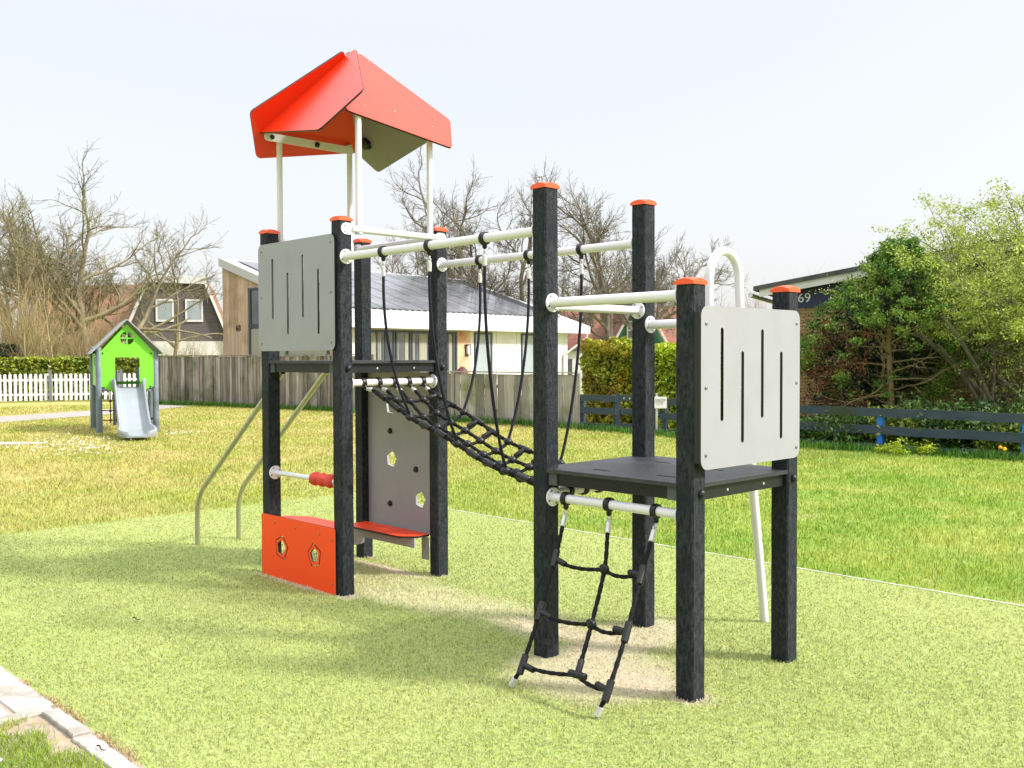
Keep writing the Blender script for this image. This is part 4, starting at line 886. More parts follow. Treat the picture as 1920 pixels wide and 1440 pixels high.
# walls (front wall set back under the eave)
WY = .50; WX0 = .22; WX1 = 12.1
m = MB(); m.box((WX0, WY, 0), (WX1, WY+.15, ZE-.22)); m.build('front_wall', M['hwhite'], bw)
m = MB(); m.add([(WX1, WY, 0), (WX1, DEP-.3, 0), (WX1, DEP-.3, rz_(DEP-.3)-.05), (WX1, WY, rz_(WY)-.05)], [(0, 1, 2, 3)]); m.build('side_wall', M['hwhite'], bw)
m = MB(); m.add([(WX0, DEP-.3, 0), (WX1, DEP-.3, 0), (WX1, DEP-.3, rz_(DEP-.3)-.05), (WX0, DEP-.3, rz_(DEP-.3)-.05)], [(0, 1, 2, 3)]); m.build('back_wall', M['hwhite'], bw)
m = MB(); y = WY-.1
while y < DEP-.05:
    w = .135; yy = min(y+w, DEP-.05); g = .006; xj = .10+random.uniform(-.003, .003)
    if not (1.2 < y < 5.5): m.add([(xj, y+g, -.05), (xj, yy, -.05), (xj, yy, rz_(yy)-.035), (xj, y+g, rz_(y)-.035), (xj+.02, y+g, -.05), (xj+.02, yy, -.05), (xj+.02, yy, rz_(yy)-.035), (xj+.02, y+g, rz_(y)-.035)], [(0, 3, 2, 1), (0, 4, 7, 3), (1, 2, 6, 5), (3, 7, 6, 2)])
    else: m.add([(xj, y+g, 3.95), (xj, yy, 3.95), (xj, yy, rz_(yy)-.035), (xj, y+g, rz_(y)-.035), (xj+.02, y+g, 3.95), (xj+.02, yy, 3.95), (xj+.02, yy, rz_(yy)-.035), (xj+.02, y+g, rz_(y)-.035)], [(0, 3, 2, 1), (0, 4, 7, 3), (1, 2, 6, 5), (3, 7, 6, 2), (0, 1, 5, 4)])
    y += w
cl = m.build('wood_cladding', M['larch'], bw)
m = MB(); m.add([(.135, WY, 0), (.135, DEP-.3, 0), (.135, DEP-.3, rz_(DEP-.3)-.05), (.135, WY, rz_(WY)-.05)], [(0, 1, 2, 3)]); m.build('wall', M['core'], bw)
m = MB()
for z0, z1 in ((0, .10), (2.55, 2.68), (3.86, 3.95)): m.box((.085, 1.20, z0), (.125, 5.6, z1))
for y in (1.20, 3.35, 5.45): m.box((.08, y, .0), (.129, y+.13, 3.95))
wn = m.build('window', M['frame'], bw); m = MB(); m.box((.115, 1.3, .1), (.128, 5.5, 3.9)); m.build('pane', M['glass'], wn)
m = MB(); m.box((.095, 1.32, .1), (.11, 4.2, 2.5)); m.box((.095, 4.75, .1), (.11, 5.44, 2.5)); m.build('curtain', M['curtain'], wn)
textmesh('house_number', '68', .30, M['digitd'], bw, Matrix.Translation((.092, 6.20, 2.55)) @ Matrix.Rotation(-PI/2, 4, 'Z') @ Matrix.Rotation(PI/2, 4, 'X'), .01)
# front wall openings; px is where the joint stands on the facade
def fx(px):
    """distance along the front wall for photo column px (solved once, from the house's own axes)"""
    k = (px-960)/1838; ex, ey = .64, .768; ox, oy = -5.06-.768*WY, 31.0+.64*WY
    return (ox-k*oy)/(k*ey-ex)
def win(x0, x1, z0=.15, z1=2.41, mull=(), cur=(), panem='glass', bar=None):
    m = MB(); f = .07; yy = WY-.035
    m.box((x0, yy, z0), (x0+f, WY, z1)); m.box((x1-f, yy, z0), (x1, WY, z1)); m.box((x0+f, yy, z1-f), (x1-f, WY, z1)); m.box((x0+f, yy, z0), (x1-f, WY, z0+f))
    for q in mull: m.box((q-f/2, yy-.002, z0+f), (q+f/2, WY, z1-f))
    w = m.build('window', M['frame'], bw); m = MB(); m.box((x0+f, WY-.012, z0+f), (x1-f, WY-.004, z1-f)); m.build('pane', M[panem], w)
    for a, b in cur:
        m = MB(); n = max(4, int((b-a)/.03)); m.add([(a+(b-a)*i/n, WY-.020+.006*math.sin(i*1.9), z) for z in (z0+f, z1-f-.05) for i in range(n+1)], [(i, i+1, n+2+i, n+1+i) for i in range(n)]); m.build('curtain', M['curtain'], w)
    return w
g_ = fx
win(g_(668), g_(724), mull=(g_(706),), cur=((g_(696), g_(710)), (g_(711), g_(714))))
win(g_(724.5), g_(770), mull=(g_(738), g_(743)), cur=((g_(759), g_(765)), (g_(745), g_(747))))
win(g_(770.5), g_(806), mull=(), cur=((g_(786), g_(800)), (g_(774), g_(777))))
win(g_(838), g_(856), mull=(g_(849),), cur=((g_(840), g_(847)),))
m = MB(); x = g_(857)
while x < g_(883)-.05: m.box((x, WY-.03, 0), (min(x+.17, g_(883)), WY-.001, 2.44)); x += .178
m.build('wood_cladding', M['larch2'], bw)
dr = win(g_(889), g_(922), .0, 2.41, mull=(), panem='frost'); dr.name = 'door'
win(g_(977), g_(1010), .65, 2.41, panem='frost')
m = MB()
for q in (924, 931, 969, 1005, 1058): m.box((g_(q)-.012, WY-.006, 0), (g_(q)+.012, WY-.001, 2.44))
m.split('cladding_joint', M['hgrey'], bw)
lx = g_(874); m = MB(); m.box((lx-.10, WY-.16, 1.93), (lx+.10, WY-.031, 1.96)); m.box((lx-.10, WY-.16, 1.55), (lx-.08, WY-.14, 1.93)); m.box((lx+.08, WY-.16, 1.55), (lx+.10, WY-.14, 1.93)); m.box((lx-.09, WY-.05, 1.52), (lx+.09, WY-.031, 1.93)); lm = m.build('wall_lamp', M['frame'], bw); m = MB(); m.box((lx-.05, WY-.13, 1.62), (lx+.05, WY-.06, 1.90)); m.build('lamp_glass', M['digit'], lm)
m = MB(); m.tube(fillet([(12.75, -.02, ZE-.24), (12.75, -.02, ZE-.42), (11.75, WY-.06, 1.55), (11.75, WY-.06, 0)], .12, 5), .045, 10); m.build('downpipe', M['alu'], bw, smooth=True)
m = MB(); m.lathe([(.14, 0), (.17, .03), (.13, .16), (.05, .24), (.02, .25)], (0, 0, 0), (0, 0, 1), 10)
tag(m.build('garden_ornament', M['pot'], None, smooth=True, loc=(at(867, 24.2)[0], 24.2, 1.02)), 'small dark red rounded ornament peeking over the pale plank fence below the wall lamp', 'ornament')
m = MB(); m.box((-.2, -.05, 0), (.2, .05, 1.02)); tag(m.build('garden_pillar', M['plank2'], None, loc=(at(867, 24.2)[0], 24.25, 0)), 'weathered pillar carrying the dark red ornament behind the pale plank fence', 'pillar')

# brick house at the right
bx, by = at(1428, 20.9)[:2]; a_bh = R(-24)
bh = empty('brick_house', (bx, by, 0), a_bh, label='yellow brick house with navy boarding under a sloping roof behind the right shrubs', cat='house')
zt = lambda x: 2.94+.165*x+.0
m = MB(); m.box((.45, 0, 0), (9.0, 6, 2.50)); m.build('wall', M['brick'], bh)
m = MB(); m.add([(.45, -.03, 2.50), (9, -.03, 2.50), (9, -.03, zt(9)-.15), (.45, -.03, zt(.45)-.15), (.45, 5.9, 2.50), (9, 5.9, 2.50), (9, 5.9, zt(9)-.15), (.45, 5.9, zt(.45)-.15)], [(0, 1, 2, 3), (7, 6, 5, 4), (0, 3, 7, 4), (1, 5, 6, 2)]); m.build('boarding', M['navy'], bh)
m = MB(); m.add([(x_, y_, zt(x_)-.20+z_) for x_, z_ in ((0, 0), (9.3, 0), (9.3, .15), (0, .15)) for y_ in (-.30, -.27)], [(0, 2, 4, 6), (7, 5, 3, 1), (0, 1, 3, 2), (4, 5, 7, 6), (0, 6, 7, 1), (2, 3, 5, 4)]); m.build('verge_board', M['hwhite'], bh)
m = MB(); m.add([(x_, y_, zt(x_)-.05+z_) for x_, z_ in ((-.12, 0), (9.4, 0), (9.4, .09), (-.12, .09)) for y_ in (-.34, 6.3)], [(0, 2, 4, 6), (7, 5, 3, 1), (0, 1, 3, 2), (4, 5, 7, 6), (0, 6, 7, 1), (2, 3, 5, 4)]); m.build('roof', M['roofedge'], bh)
m = MB(); m.tube([(-.18, -.36, 2.78), (-.18, 6.2, 2.78)], .05, 10); m.build('gutter', M['hwhite'], bh, smooth=True)
textmesh('house_number', '69', .27, M['digit'], bh, Matrix.Translation((.88, -.05, 2.70)) @ Matrix.Rotation(PI/2, 4, 'X'), .01)

# gambrel house at the left, behind the bare shrubs
gx, gy = at(336, 52)[:2]
gh = empty('gambrel_house', (gx, gy, 0), R(14), label='brown roofed house with dark gable, white trim and two white windows behind the bare shrubs', cat='house')
G = [(-3.05, 0), (-3.05, 1.9), (-2.35, 3.5), (-1.45, 5.65), (1.35, 5.60), (2.25, 3.3), (2.75, 1.9), (2.75, 0)]
m = MB(); m.add([(-2.83, 0, 2.4)]+[(a, 0, b) for a, b in G[2:6]]+[(2.58, 0, 2.4)], [tuple(range(6))]); m.build('gable', M['darkboard'], gh)
m = MB(); m.box((-2.85, -.02, .0), (2.6, 9, 2.38)); m.build('wall', M['hwhite'], gh)
m = MB()
for i in range(1, 6):
    (a, b), (c, d_) = G[i], G[i+1]; yb = 9.5
    m.add([(a, -.25, b), (c, -.25, d_), (c, yb, d_), (a, yb, b), (a, -.25, b+.10), (c, -.25, d_+.10), (c, yb, d_+.10), (a, yb, b+.10)], [(3, 2, 1, 0), (4, 5, 6, 7), (0, 1, 5, 4), (2, 3, 7, 6), (0, 4, 7, 3), (1, 2, 6, 5)])
m.build('roof', M['browntile'], gh)
m = MB()
for i in range(1, 6):
    (a, b), (c, d_) = G[i], G[i+1]; m.add([(a, -.30, b-.18), (c, -.30, d_-.18), (c, -.30, d_+.20), (a, -.30, b+.20), (a, -.255, b-.18), (c, -.255, d_-.18), (c, -.255, d_+.20), (a, -.255, b+.20)], [(3, 2, 1, 0), (4, 5, 6, 7), (0, 1, 5, 4), (3, 7, 6, 2), (0, 4, 7, 3), (1, 2, 6, 5)])
m.build('verge_board', M['hwhite'], gh)
for x in (-.68, .80):
    m = MB(); m.box((x-.45, -.06, 3.42), (x+.45, -.01, 3.52)); m.box((x-.45, -.06, 4.52), (x+.45, -.01, 4.62)); m.box((x-.45, -.06, 3.52), (x-.36, -.01, 4.52)); m.box((x+.36, -.06, 3.52), (x+.45, -.01, 4.52)); w = m.build('window', M['hwhite'], gh)
    m = MB(); m.box((x-.36, -.04, 3.52), (x+.36, -.015, 4.52)); m.build('pane', M['frost'], w)
# long brown roof wing to the left of the gable
m = MB(); m.add([(-9.4, 3, 1.7), (-2.9, 1.5, 1.7), (-2.0, 5, 5.75), (-7.2, 6, 5.6)], [(0, 1, 2, 3)]); m.add([(-9.4, 3, 1.7), (-7.2, 6, 5.6), (-9.0, 9.5, 1.7)], [(0, 1, 2)]); m.build('roof', M['browntile'], gh)
m = MB(); m.add([(-9.2, 3.3, 0), (-2.9, 1.9, 0), (-2.9, 1.9, 1.9), (-9.2, 3.3, 1.9)], [(0, 1, 2, 3)]); m.build('wall', M['hgrey'], gh)

# red roofed house with green gable, far behind the middle hedge
rx, ry = at(1185, 52)[:2]
rh = empty('red_roof_house', (rx, ry, 0), R(8), label='distant house with red tiled roof and green gable beyond the middle hedge', cat='house')
m = MB(); m.add([(-4.2, 0, 1.9), (5.0, 0, 1.9), (5.0, 3.4, 4.35), (-4.2, 3.4, 4.25)], [(0, 1, 2, 3)]); m.add([(-4.2, 3.4, 4.25), (5.0, 3.4, 4.35), (5.0, 7, 1.9), (-4.2, 7, 1.9)], [(0, 1, 2, 3)]); m.build('roof', M['redtile'], rh)
m = MB(); m.box((-4.0, .3, 0), (4.8, 6.7, 1.95)); m.build('wall', M['hgrey'], rh)
m = MB(); m.add([(-1.5, -.8, 0), (1.9, -.8, 0), (1.9, -.8, 1.6), (.2, -.8, 4.6), (-1.5, -.8, 1.6)], [(0, 1, 2, 3, 4)]); m.build('gable', M['dgreen'], rh)
m = MB(); m.add([(-1.5, -.8, 1.6), (.2, -.8, 4.6), (.2, 3.3, 4.6), (-1.5, 2, 1.6)], [(0, 1, 2, 3)]); m.add([(1.9, -.8, 1.6), (.2, -.8, 4.6), (.2, 3.3, 4.6), (1.9, 2, 1.6)], [(0, 1, 2, 3)]); m.build('roof', M['redtile'], rh)
m = MB()
for a, b in (((-1.62, 1.4), (.2, 4.65)), ((.2, 4.65), (2.02, 1.4))):
    m.add([(a[0], -1.0, a[1]), (b[0], -1.0, b[1]), (b[0], -1.0, b[1]+.22), (a[0], -1.0, a[1]+.22), (a[0], -.9, a[1]), (b[0], -.9, b[1]), (b[0], -.9, b[1]+.22), (a[0], -.9, a[1]+.22)], [(3, 2, 1, 0), (4, 5, 6, 7), (0, 1, 5, 4), (3, 7, 6, 2), (0, 4, 7, 3), (1, 2, 6, 5)])
m.build('verge_board', M['hwhite'], rh)
m = MB(); m.box((-.50, -.86, 2.35), (-.02, -.81, 3.35)); w = m.build('window', M['hwhite'], rh); m = MB(); m.box((-.43, -.87, 2.42), (-.09, -.862, 2.83)); m.box((-.43, -.87, 2.90), (-.09, -.862, 3.28)); m.build('pane', M['glass'], w)
sx0, sy0 = at(1073, 44)[:2]; sh_ = empty('garden_shed', (sx0, sy0, 0), R(5), label='small white shed glimpsed between the bungalow corner and the middle hedge', cat='shed')
m = MB(); m.box((-.8, 0, 0), (.45, 2, 1.75)); m.build('wall', M['hwhite'], sh_); m = MB(); m.box((-.9, -.15, 1.75), (.55, 2.1, 1.85)); m.build('roof', M['roofedge'], sh_); m = MB(); m.box((-.3, -.02, .6), (0, -.003, 1.4)); m.build('window', M['glass'], sh_)

# ================================================================== plants
class Tree:
    """collects tapered branch polylines; tips keep where leaves may grow"""
    def __init__(s, seed): s.r = random.Random(seed); s.P = []; s.tips = []; s.up = []
    def grow(s, p, d, rad, L, depth, par, up=-1):
        r = s.r; n = par['seg'][depth]; pts = [p.copy()]; rs = [rad]; q = p.copy(); dd = d.copy(); end = rad*par['taper'][depth]
        for i in range(n):
            w = par['wob'][depth]; dd = (dd+Vector((r.gauss(0, w), r.gauss(0, w), r.gauss(0, w)+par['up'][depth]))).normalized(); q = q+dd*(L/n); pts.append(q.copy()); rs.append(rad+(end-rad)*(i+1)/n)
        me_ = len(s.P); s.P.append((pts, rs, depth)); s.up.append(up)
        if depth == par['depth']: s.tips.append((pts[len(pts)//2], dd)); s.tips.append((q, dd)); return
        nc = par['kids'][depth]; nc = max(1, int(nc+r.uniform(-.8, .8)))
        for k in range(nc):
            t = par['from'][depth]+(1-par['from'][depth])*(k+r.random())/nc; t = min(t, .999); i = int(t*n); f = t*n-i; b = pts[i]+(pts[i+1]-pts[i])*f; rr = (rs[i]+(rs[i+1]-rs[i])*f)
            td = (pts[i+1]-pts[i]).normalized(); a = r.uniform(*par['ang'][depth]); az = r.uniform(0, 2*PI)
            o = td.orthogonal().normalized(); o = Matrix.Rotation(az, 3, td) @ o; nd = (td*math.cos(a)+o*math.sin(a)).normalized()
            if par.get('flat') and depth < 2: nd.y *= par['flat']; nd.normalize()
            s.grow(b, nd, rr*par['rr'][depth], L*par['lr'][depth]*r.uniform(.65, 1.15)*(1.15-.45*t), depth+1, par, me_)
        s.grow(q, dd, end*.98, L*par['lr'][depth]*.9, depth+1, par, me_)
    def mesh(s, dmin=0, dmax=9):
        V = []; F = []; o = 0
        for pts, rs, dp in s.P:
            if not dmin <= dp <= dmax: continue
            n = (8, 6, 5, 4, 3, 3, 3)[dp]; k = len(pts)
            up = Vector((.31, .17, .93)); t = (pts[-1]-pts[0]).normalized(); a = t.cross(up)
            if a.length < .1: a = t.cross(Vector((1, 0, 0)))
            a.normalize(); b = t.cross(a)
            for p, r_ in zip(pts, rs):
                for j in range(n): th = 2*PI*j/n; V.append(p+a*(r_*math.cos(th))+b*(r_*math.sin(th)))
            for i in range(k-1):
                for j in range(n): F.append((o+i*n+j, o+i*n+(j+1) % n, o+(i+1)*n+(j+1) % n, o+(i+1)*n+j))
            o += k*n
        return np.array([tuple(v) for v in V]), np.array(F)
    def obj(s, name, mtl, parent, dmin=0, dmax=9):
        V, F = s.mesh(dmin, dmax); return npmesh(name, V, F, mtl, 4, parent, smooth=True)
BIG = dict(depth=5, seg=(5, 6, 5, 4, 4, 3), taper=(.75, .5, .5, .5, .55, .5), wob=(.06, .15, .17, .18, .16, .12), up=(.03, .05, .05, .05, .05, .05), kids=(4.6, 5.2, 5.4, 5.2, 4.2), ang=((.55, 1.15), (.45, 1.05), (.4, 1.0), (.4, 1.0), (.35, .9), (.3, .8)), rr=(.68, .62, .62, .62, .65), lr=(.98, .68, .64, .62, .60, .6), **{'from': (.62, .28, .20, .16, .15, .1)})
LEFT = dict(BIG, kids=(4.4, 4.6, 4.8, 4.6, 3.8)); LEFT['from'] = (.70, .32, .22, .18, .15, .1)
def big_tree(name, px, d, trunk, r0, lean, seed, label, mt='bark', par=BIG, L=None, group=None, z0=0, stems=1, twigmt=None, H=9, wide=1.0, zmin=0):
    x, y, _ = at(px, d); o = empty(name, (x, y, 0), 0, label=label, cat='tree', group=group); T = Tree(seed)
    for s in range(stems):
        a = seed+s*2.4; off = Vector((math.cos(a)*.25, math.sin(a)*.25, 0))*(stems > 1); dr = Vector((lean+(.30*math.cos(a) if stems > 1 else 0), .1*math.sin(a), 1)).normalized()
        T.grow(off+Vector((0, 0, -.1)), dr, r0*(1 if s == 0 else .8), trunk*(1 if s == 0 else .85), 0, par)
    zs = sorted(q[0][-1].z for q in T.P); k = H/zs[int(len(zs)*.997)]
    for pts, rs, dp in T.P:
        for q in pts: q.x *= k*wide; q.y *= k*wide; q.z *= k
        for i in range(len(rs)): rs[i] = max(rs[i]*k, .0068)
    T.P = [q for q in T.P if q[2] < 2 or q[0][-1].z > zmin]
    T.obj('trunk', M[mt], o, 0, 1); T.obj('crown', M[twigmt or mt], o, 2, 9); return o
big_tree('bare_tree', 186, 42, 4.1, .20, -.02, 11, 'wide spreading bare tree above the green playhouse, tallest of the left trees', H=9.6, wide=1.3, stems=3, par=LEFT, zmin=4.3)
big_tree('bare_tree', 58, 44, 3.5, .15, -.12, 23, 'slimmer bare tree with tangled twigs at the left picture edge', H=8.9, wide=1.1, stems=2, zmin=3.6)
big_tree('bare_tree', 318, 50, 3.1, .12, .25, 37, 'low leaning bare tree rising behind the white trimmed gable', H=7.6, wide=1.1, zmin=4.6)
MID = dict(BIG, kids=(4.0, 5.0, 5.2, 5.4, 5.2), rr=(.62, .60, .60, .60, .62), up=(.05, .07, .05, .04, .05, .06), wob=(.10, .20, .22, .2, .18, .14))
big_tree('bare_tree', 932, 47, 4.6, .23, -.05, 41, 'bare mossy tree right behind the solar roof, its crown touching the left tall post', 'bark2', MID, stems=3, H=10.9, wide=1.15)
big_tree('bare_tree', 1150, 47, 4.2, .21, .05, 52, 'bare mossy tree between the two tall posts and over the red roof', 'bark2', MID, stems=3, H=10.0, wide=1.0)
big_tree('bare_tree', 742, 52, 3.8, .16, -.06, 66, 'smaller bare tree rising over the solar roof just right of the roofed tower', 'bark2', MID, H=7.8, wide=.85)
big_tree('bare_tree', 1212, 50, 3.5, .14, .0, 79, 'bare tree to the right of the second tall post, leaning over the red roof', 'bark2', MID, H=8.0, wide=.75)
# far belt of bare scrub, row of copies
SC = dict(depth=3, seg=(5, 4, 4, 3), taper=(.4, .4, .4, .5), wob=(.10, .15, .16, .12), up=(.08, .08, .06, .04), kids=(6, 5, 3.5), ang=((.3, .8), (.3, .8), (.3, .8)), rr=(.5, .5, .6), lr=(.55, .55, .55, .5), **{'from': (.10, .12, .1)})
def scrub(seed, n, H, spread, r0, par=SC):
    T = Tree(seed); rg = random.Random(seed)
    for i in range(n): a = rg.uniform(0, 2*PI); q = rg.uniform(0, spread*.35); T.grow(Vector((q*math.cos(a), q*math.sin(a), -.05)), Vector((math.cos(a)*rg.uniform(.05, .45), math.sin(a)*.3, 1)).normalized(), r0*rg.uniform(.6, 1.1), H*rg.uniform(.55, .95), 0, par)
    return T
VV = []; FF = []; o_ = 0
for i in range(3):
    V0, F0 = scrub(200+i, 9, 4.6, 4, .05).mesh()
    for px in list(range(300+i*14, 1240, 42))+list(range(1292+i*14, 1640, 42)):
        d = random.uniform(62, 80); x, y, _ = at(px, d); s = random.uniform(.75, 1.1)*(.85 if px < 700 else 1); t = random.uniform(0, 6); c_, n_ = math.cos(t), math.sin(t)
        Q = V0*s; VV.append(np.stack([Q[:, 0]*c_-Q[:, 1]*n_+x, Q[:, 0]*n_+Q[:, 1]*c_+y, Q[:, 2]], 1)); FF.append(F0+o_); o_ += len(V0)
tag(npmesh('far_scrub', np.concatenate(VV), np.concatenate(FF), M['twigfar'], 4), 'far belt of bare brown scrub behind all the houses', 'scrub', kind='stuff')
# olive brown shrubs behind the clipped hedge at the left
sb = []
for i in range(4):
    o = empty('bare_shrub', (0, 0, 0)); scrub(300+i, 20, 3.0, 3.2, .030).obj('branches', M['twig'], o); sb.append(o)
pos = [(8, 37, 'behind the hedge at the left picture edge'), (52, 38.5, 'over the grey picket fence post'), (96, 37, 'over the middle of the white pickets'), (140, 38, 'touching the left edge of the playhouse roof'),
       (196, 38.5, 'behind the left slope of the playhouse roof'), (240, 37.5, 'right behind the peak of the playhouse'), (282, 38.5, 'at the left edge of the white trimmed gable'), (318, 38, 'between the two white gable windows'),
       (352, 39.5, 'over the right gable window'), (392, 41, 'beside the wood clad end wall'), (30, 44, 'in the second row, behind the dark bush'), (112, 45, 'in the second row, left of the brown roof'), (170, 44, 'in the second row, before the brown roof end'), (228, 44.5, 'in the second row, before the brown roof middle')]
for i, (px, d, w) in enumerate(pos):
    o = sb[i] if i < 4 else copy_tree(sb[i % 4]); x, y, _ = at(px, d); s = (1.2 if px < 120 else .82 if px < 240 else .60)*random.uniform(.92, 1.08); o.location = (x, y, 0); o.scale = (s*.95, s*.9, s*(1.15 if d > 42 else 1)); o.rotation_euler.z = random.uniform(0, 6)
    tag(o, 'olive brown bare shrub '+w, 'shrub', 'bare shrubs behind the hedge')
def leaves(name, C, N_, size, mtl, parent, flat=.0, asp=1.7, loc=None, rz=None, droop=0.):
    """C (k,3) centres, N_ (k,3) preferred normals; one diamond leaf each"""
    k = len(C); a = RNG.normal(size=(k, 3)); n = N_*flat+RNG.normal(size=(k, 3))*(1-flat); n /= np.linalg.norm(n, axis=1)[:, None]+1e-9
    a[:, 2] -= droop; t = np.cross(n, a); t /= np.linalg.norm(t, axis=1)[:, None]+1e-9; b = np.cross(n, t); s = size*RNG.uniform(.6, 1.3, k)[:, None]
    V = np.stack([C-b*s*asp*.5, C+t*s*.5+n*s*.12, C+b*s*asp*.5, C-t*s*.5+n*s*.12], 1); F = np.arange(k)[:, None]*4+np.arange(4)[None]
    return npmesh(name, V.reshape(-1, 3), F, mtl, 4, parent, loc, rz)
def shell(n, box, lump=.12, seed=0, hollow=.75):
    """points near the surface of a lumpy box hedge; returns centres and normals (own axes)"""
    w, dpt, hgt = box; A = np.array([w*hgt, w*hgt*.15, w*dpt, dpt*hgt, dpt*hgt]); f = RNG.choice(5, n, p=A/A.sum()); u_ = RNG.random(n); v_ = RNG.random(n); C = np.zeros((n, 3)); Nn = np.zeros((n, 3))
    for i, (o, a, b, nn) in enumerate((((0, 0, 0), (w, 0, 0), (0, 0, hgt), (0, -1, 0)), ((0, dpt, 0), (w, 0, 0), (0, 0, hgt), (0, 1, 0)), ((0, 0, hgt), (w, 0, 0), (0, dpt, 0), (0, 0, 1)), ((0, 0, 0), (0, dpt, 0), (0, 0, hgt), (-1, 0, 0)), ((w, 0, 0), (0, dpt, 0), (0, 0, hgt), (1, 0, 0)))):
        k = f == i; C[k] = np.array(o)+u_[k, None]*np.array(a)+v_[k, None]*np.array(b); Nn[k] = nn
    lm = vnoise(C[:, 0]*1+C[:, 2]*.7, C[:, 2]+C[:, 1], 2.2, seed)*.6+vnoise(C[:, 0], C[:, 2]*1.2, 6, seed+1)*.4
    C += Nn*((lm-.55)*lump*2)[:, None]-Nn*(RNG.random(n)**2*.14)[:, None]; return C, Nn
def hedge(name, A, B, dpt, hgt, n, size, mt, label, core='ivydark', lump=.12, asp=1.7, seed=1, cat='hedge'):
    a, L, ang = orient(A, B); r = empty(name, (a.x, a.y, 0), ang, label=label, cat=cat)
    C, Nn = shell(n, (L, dpt, hgt), lump, seed); leaves('foliage', C, Nn, size, M[mt], r, .35, asp)
    m = MB(); q = .16; nx = max(3, int(L/.5)); 
    vs = [(q+(L-2*q)*i/nx, y+random.uniform(-.03, .03), z+random.uniform(-.04, .04)*(z > .1)) for i in range(nx+1) for y, z in ((q, 0), (q, hgt-q), (dpt-q, hgt-q), (dpt-q, 0))]
    m.add(vs, [(i*4+j, i*4+(j+1) % 4, (i+1)*4+(j+1) % 4, (i+1)*4+j) for i in range(nx) for j in range(4)]+[(0, 1, 2, 3), tuple(nx*4+j for j in range(4))]); m.build('branches', M[core], r); return r
hedge('clipped_hedge', (-19.4, 33.8), (-10.8, 36.6), 1.3, 1.52, 17000, .085, 'laurel', 'clipped broad leaved hedge behind the white picket fence', asp=1.9, lump=.10)
hedge('dark_bush', (-19.4, 35.6), (-18.2, 36.1), 1.4, 2.0, 4000, .10, 'ivydark', 'dark evergreen bush behind the hedge at the left picture edge', cat='bush', lump=.3)
hedge('garden_hedge', at(1089, 21.4)[:2], at(1170, 20.6)[:2], 1.3, 1.78, 9500, .055, 'leafrust', 'rounded bush with yellow and rusty leaves left of the second tall post', cat='bush', lump=.22, seed=5)
hedge('garden_hedge', at(1160, 20.9)[:2], at(1345, 19.3)[:2], 1.3, 1.72, 14000, .055, 'leafhedge', 'bright yellow green hedge behind the white notice and the gate', lump=.16, seed=9)
M['barkred'] = mat('red_brown_bark', (.20, .12, .06), (.36, .24, .13), 6, .9, .5, 30, (2, 2, .5))
# conifer with a bare brown cavity
cx_, cy_, _ = at(1668, 17.9)
cf = empty('conifer', (cx_, cy_, 0), 0, label='dark green cypress with a browned hollow side in front of the brick house', cat='tree')
m = MB(); m.tube([(0, 0, 0), (.03, 0, .8), (-.02, 0, 1.7), (.0, .0, 2.6), (.02, 0, 3.3)], .075, 10, r2=.015); m.build('trunk', M['barkred'], cf, smooth=True)
T = Tree(5); CP = dict(depth=2, seg=(6, 4, 3), taper=(.35, .4, .5), wob=(.10, .14, .14), up=(.03, .02, 0), kids=(5, 4), ang=((.4, .9), (.4, .9)), rr=(.5, .6), lr=(.42, .5, .5), **{'from': (.35, .3)})
for i in range(46):
    z = .25+2.9*(i/46); az = i*2.4; L = max(.3, (1.55-.36*z)*(1.05 if z > .5 else .8)); T.grow(Vector((0, 0, z)), Vector((math.cos(az), math.sin(az), .25 if z > 1.4 else -.05)).normalized(), .020, L, 0, CP)
T.obj('branches', M['twig'], cf)
CC, CN, DC, DN = [], [], [], []
rg = np.random.default_rng(12)
def spray(c, out, n, s):
    """a drooping fan of small scales round c"""
    t = rg.random((n, 1)); sd = rg.normal(size=(n, 3))*s*.35*(1-t*.5); return np.array(c)+np.array(out)*t*s*1.6+sd+np.array([0, 0, -.25*s])*t*t
for i in range(640):
    z = rg.uniform(.75, 3.50); az = rg.uniform(0, 2*PI); R_ = 1.50*np.clip((3.70-z)/1.9, 0, 1)**1.25*(1 if z > 1.4 else max(.6, z/1.4)); R_ *= .72+.5*vnoise(np.array([az*1.3]), np.array([z*1.6]), 1.7, 31)[0]; R_ = max(.08, R_)
    ox, oy = math.cos(az), math.sin(az); sh_x = -.12+.30*max(0, (z-1.4)/2.1)
    if oy < .35 and z < 1.95 and -1.40 < ox*R_ < .50 and rg.random() < .88: continue    # the hollow that faces the lawn
    c = (ox*R_*.92+sh_x, oy*R_*.92, z); CC.append(spray(c, (ox*.9, oy*.9, .25+.5*(z > 2.8)), 58, .20 if z < 3 else .13))
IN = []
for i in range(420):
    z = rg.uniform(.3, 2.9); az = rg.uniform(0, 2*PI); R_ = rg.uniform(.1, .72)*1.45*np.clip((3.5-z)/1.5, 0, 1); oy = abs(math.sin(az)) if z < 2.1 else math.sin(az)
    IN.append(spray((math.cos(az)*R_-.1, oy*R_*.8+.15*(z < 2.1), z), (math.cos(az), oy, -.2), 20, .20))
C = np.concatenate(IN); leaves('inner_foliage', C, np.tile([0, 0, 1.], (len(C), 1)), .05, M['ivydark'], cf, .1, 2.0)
C = np.concatenate(CC); leaves('foliage', C, np.tile([0, 0, 1.], (len(C), 1)), .028, M['conifer'], cf, .2, 2.3)
DC = []
for i in range(190):
    z = rg.uniform(.35, 2.2); az = rg.uniform(2.4, 4.4); R_ = rg.uniform(.75, 1.40)*(1 if z > .7 else .9); c = (math.cos(az)*R_*1.0-.2, math.sin(az)*R_*.55, z); DC.append(spray(c, (math.cos(az)*.5, math.sin(az)*.5, -.2), 16, .17))
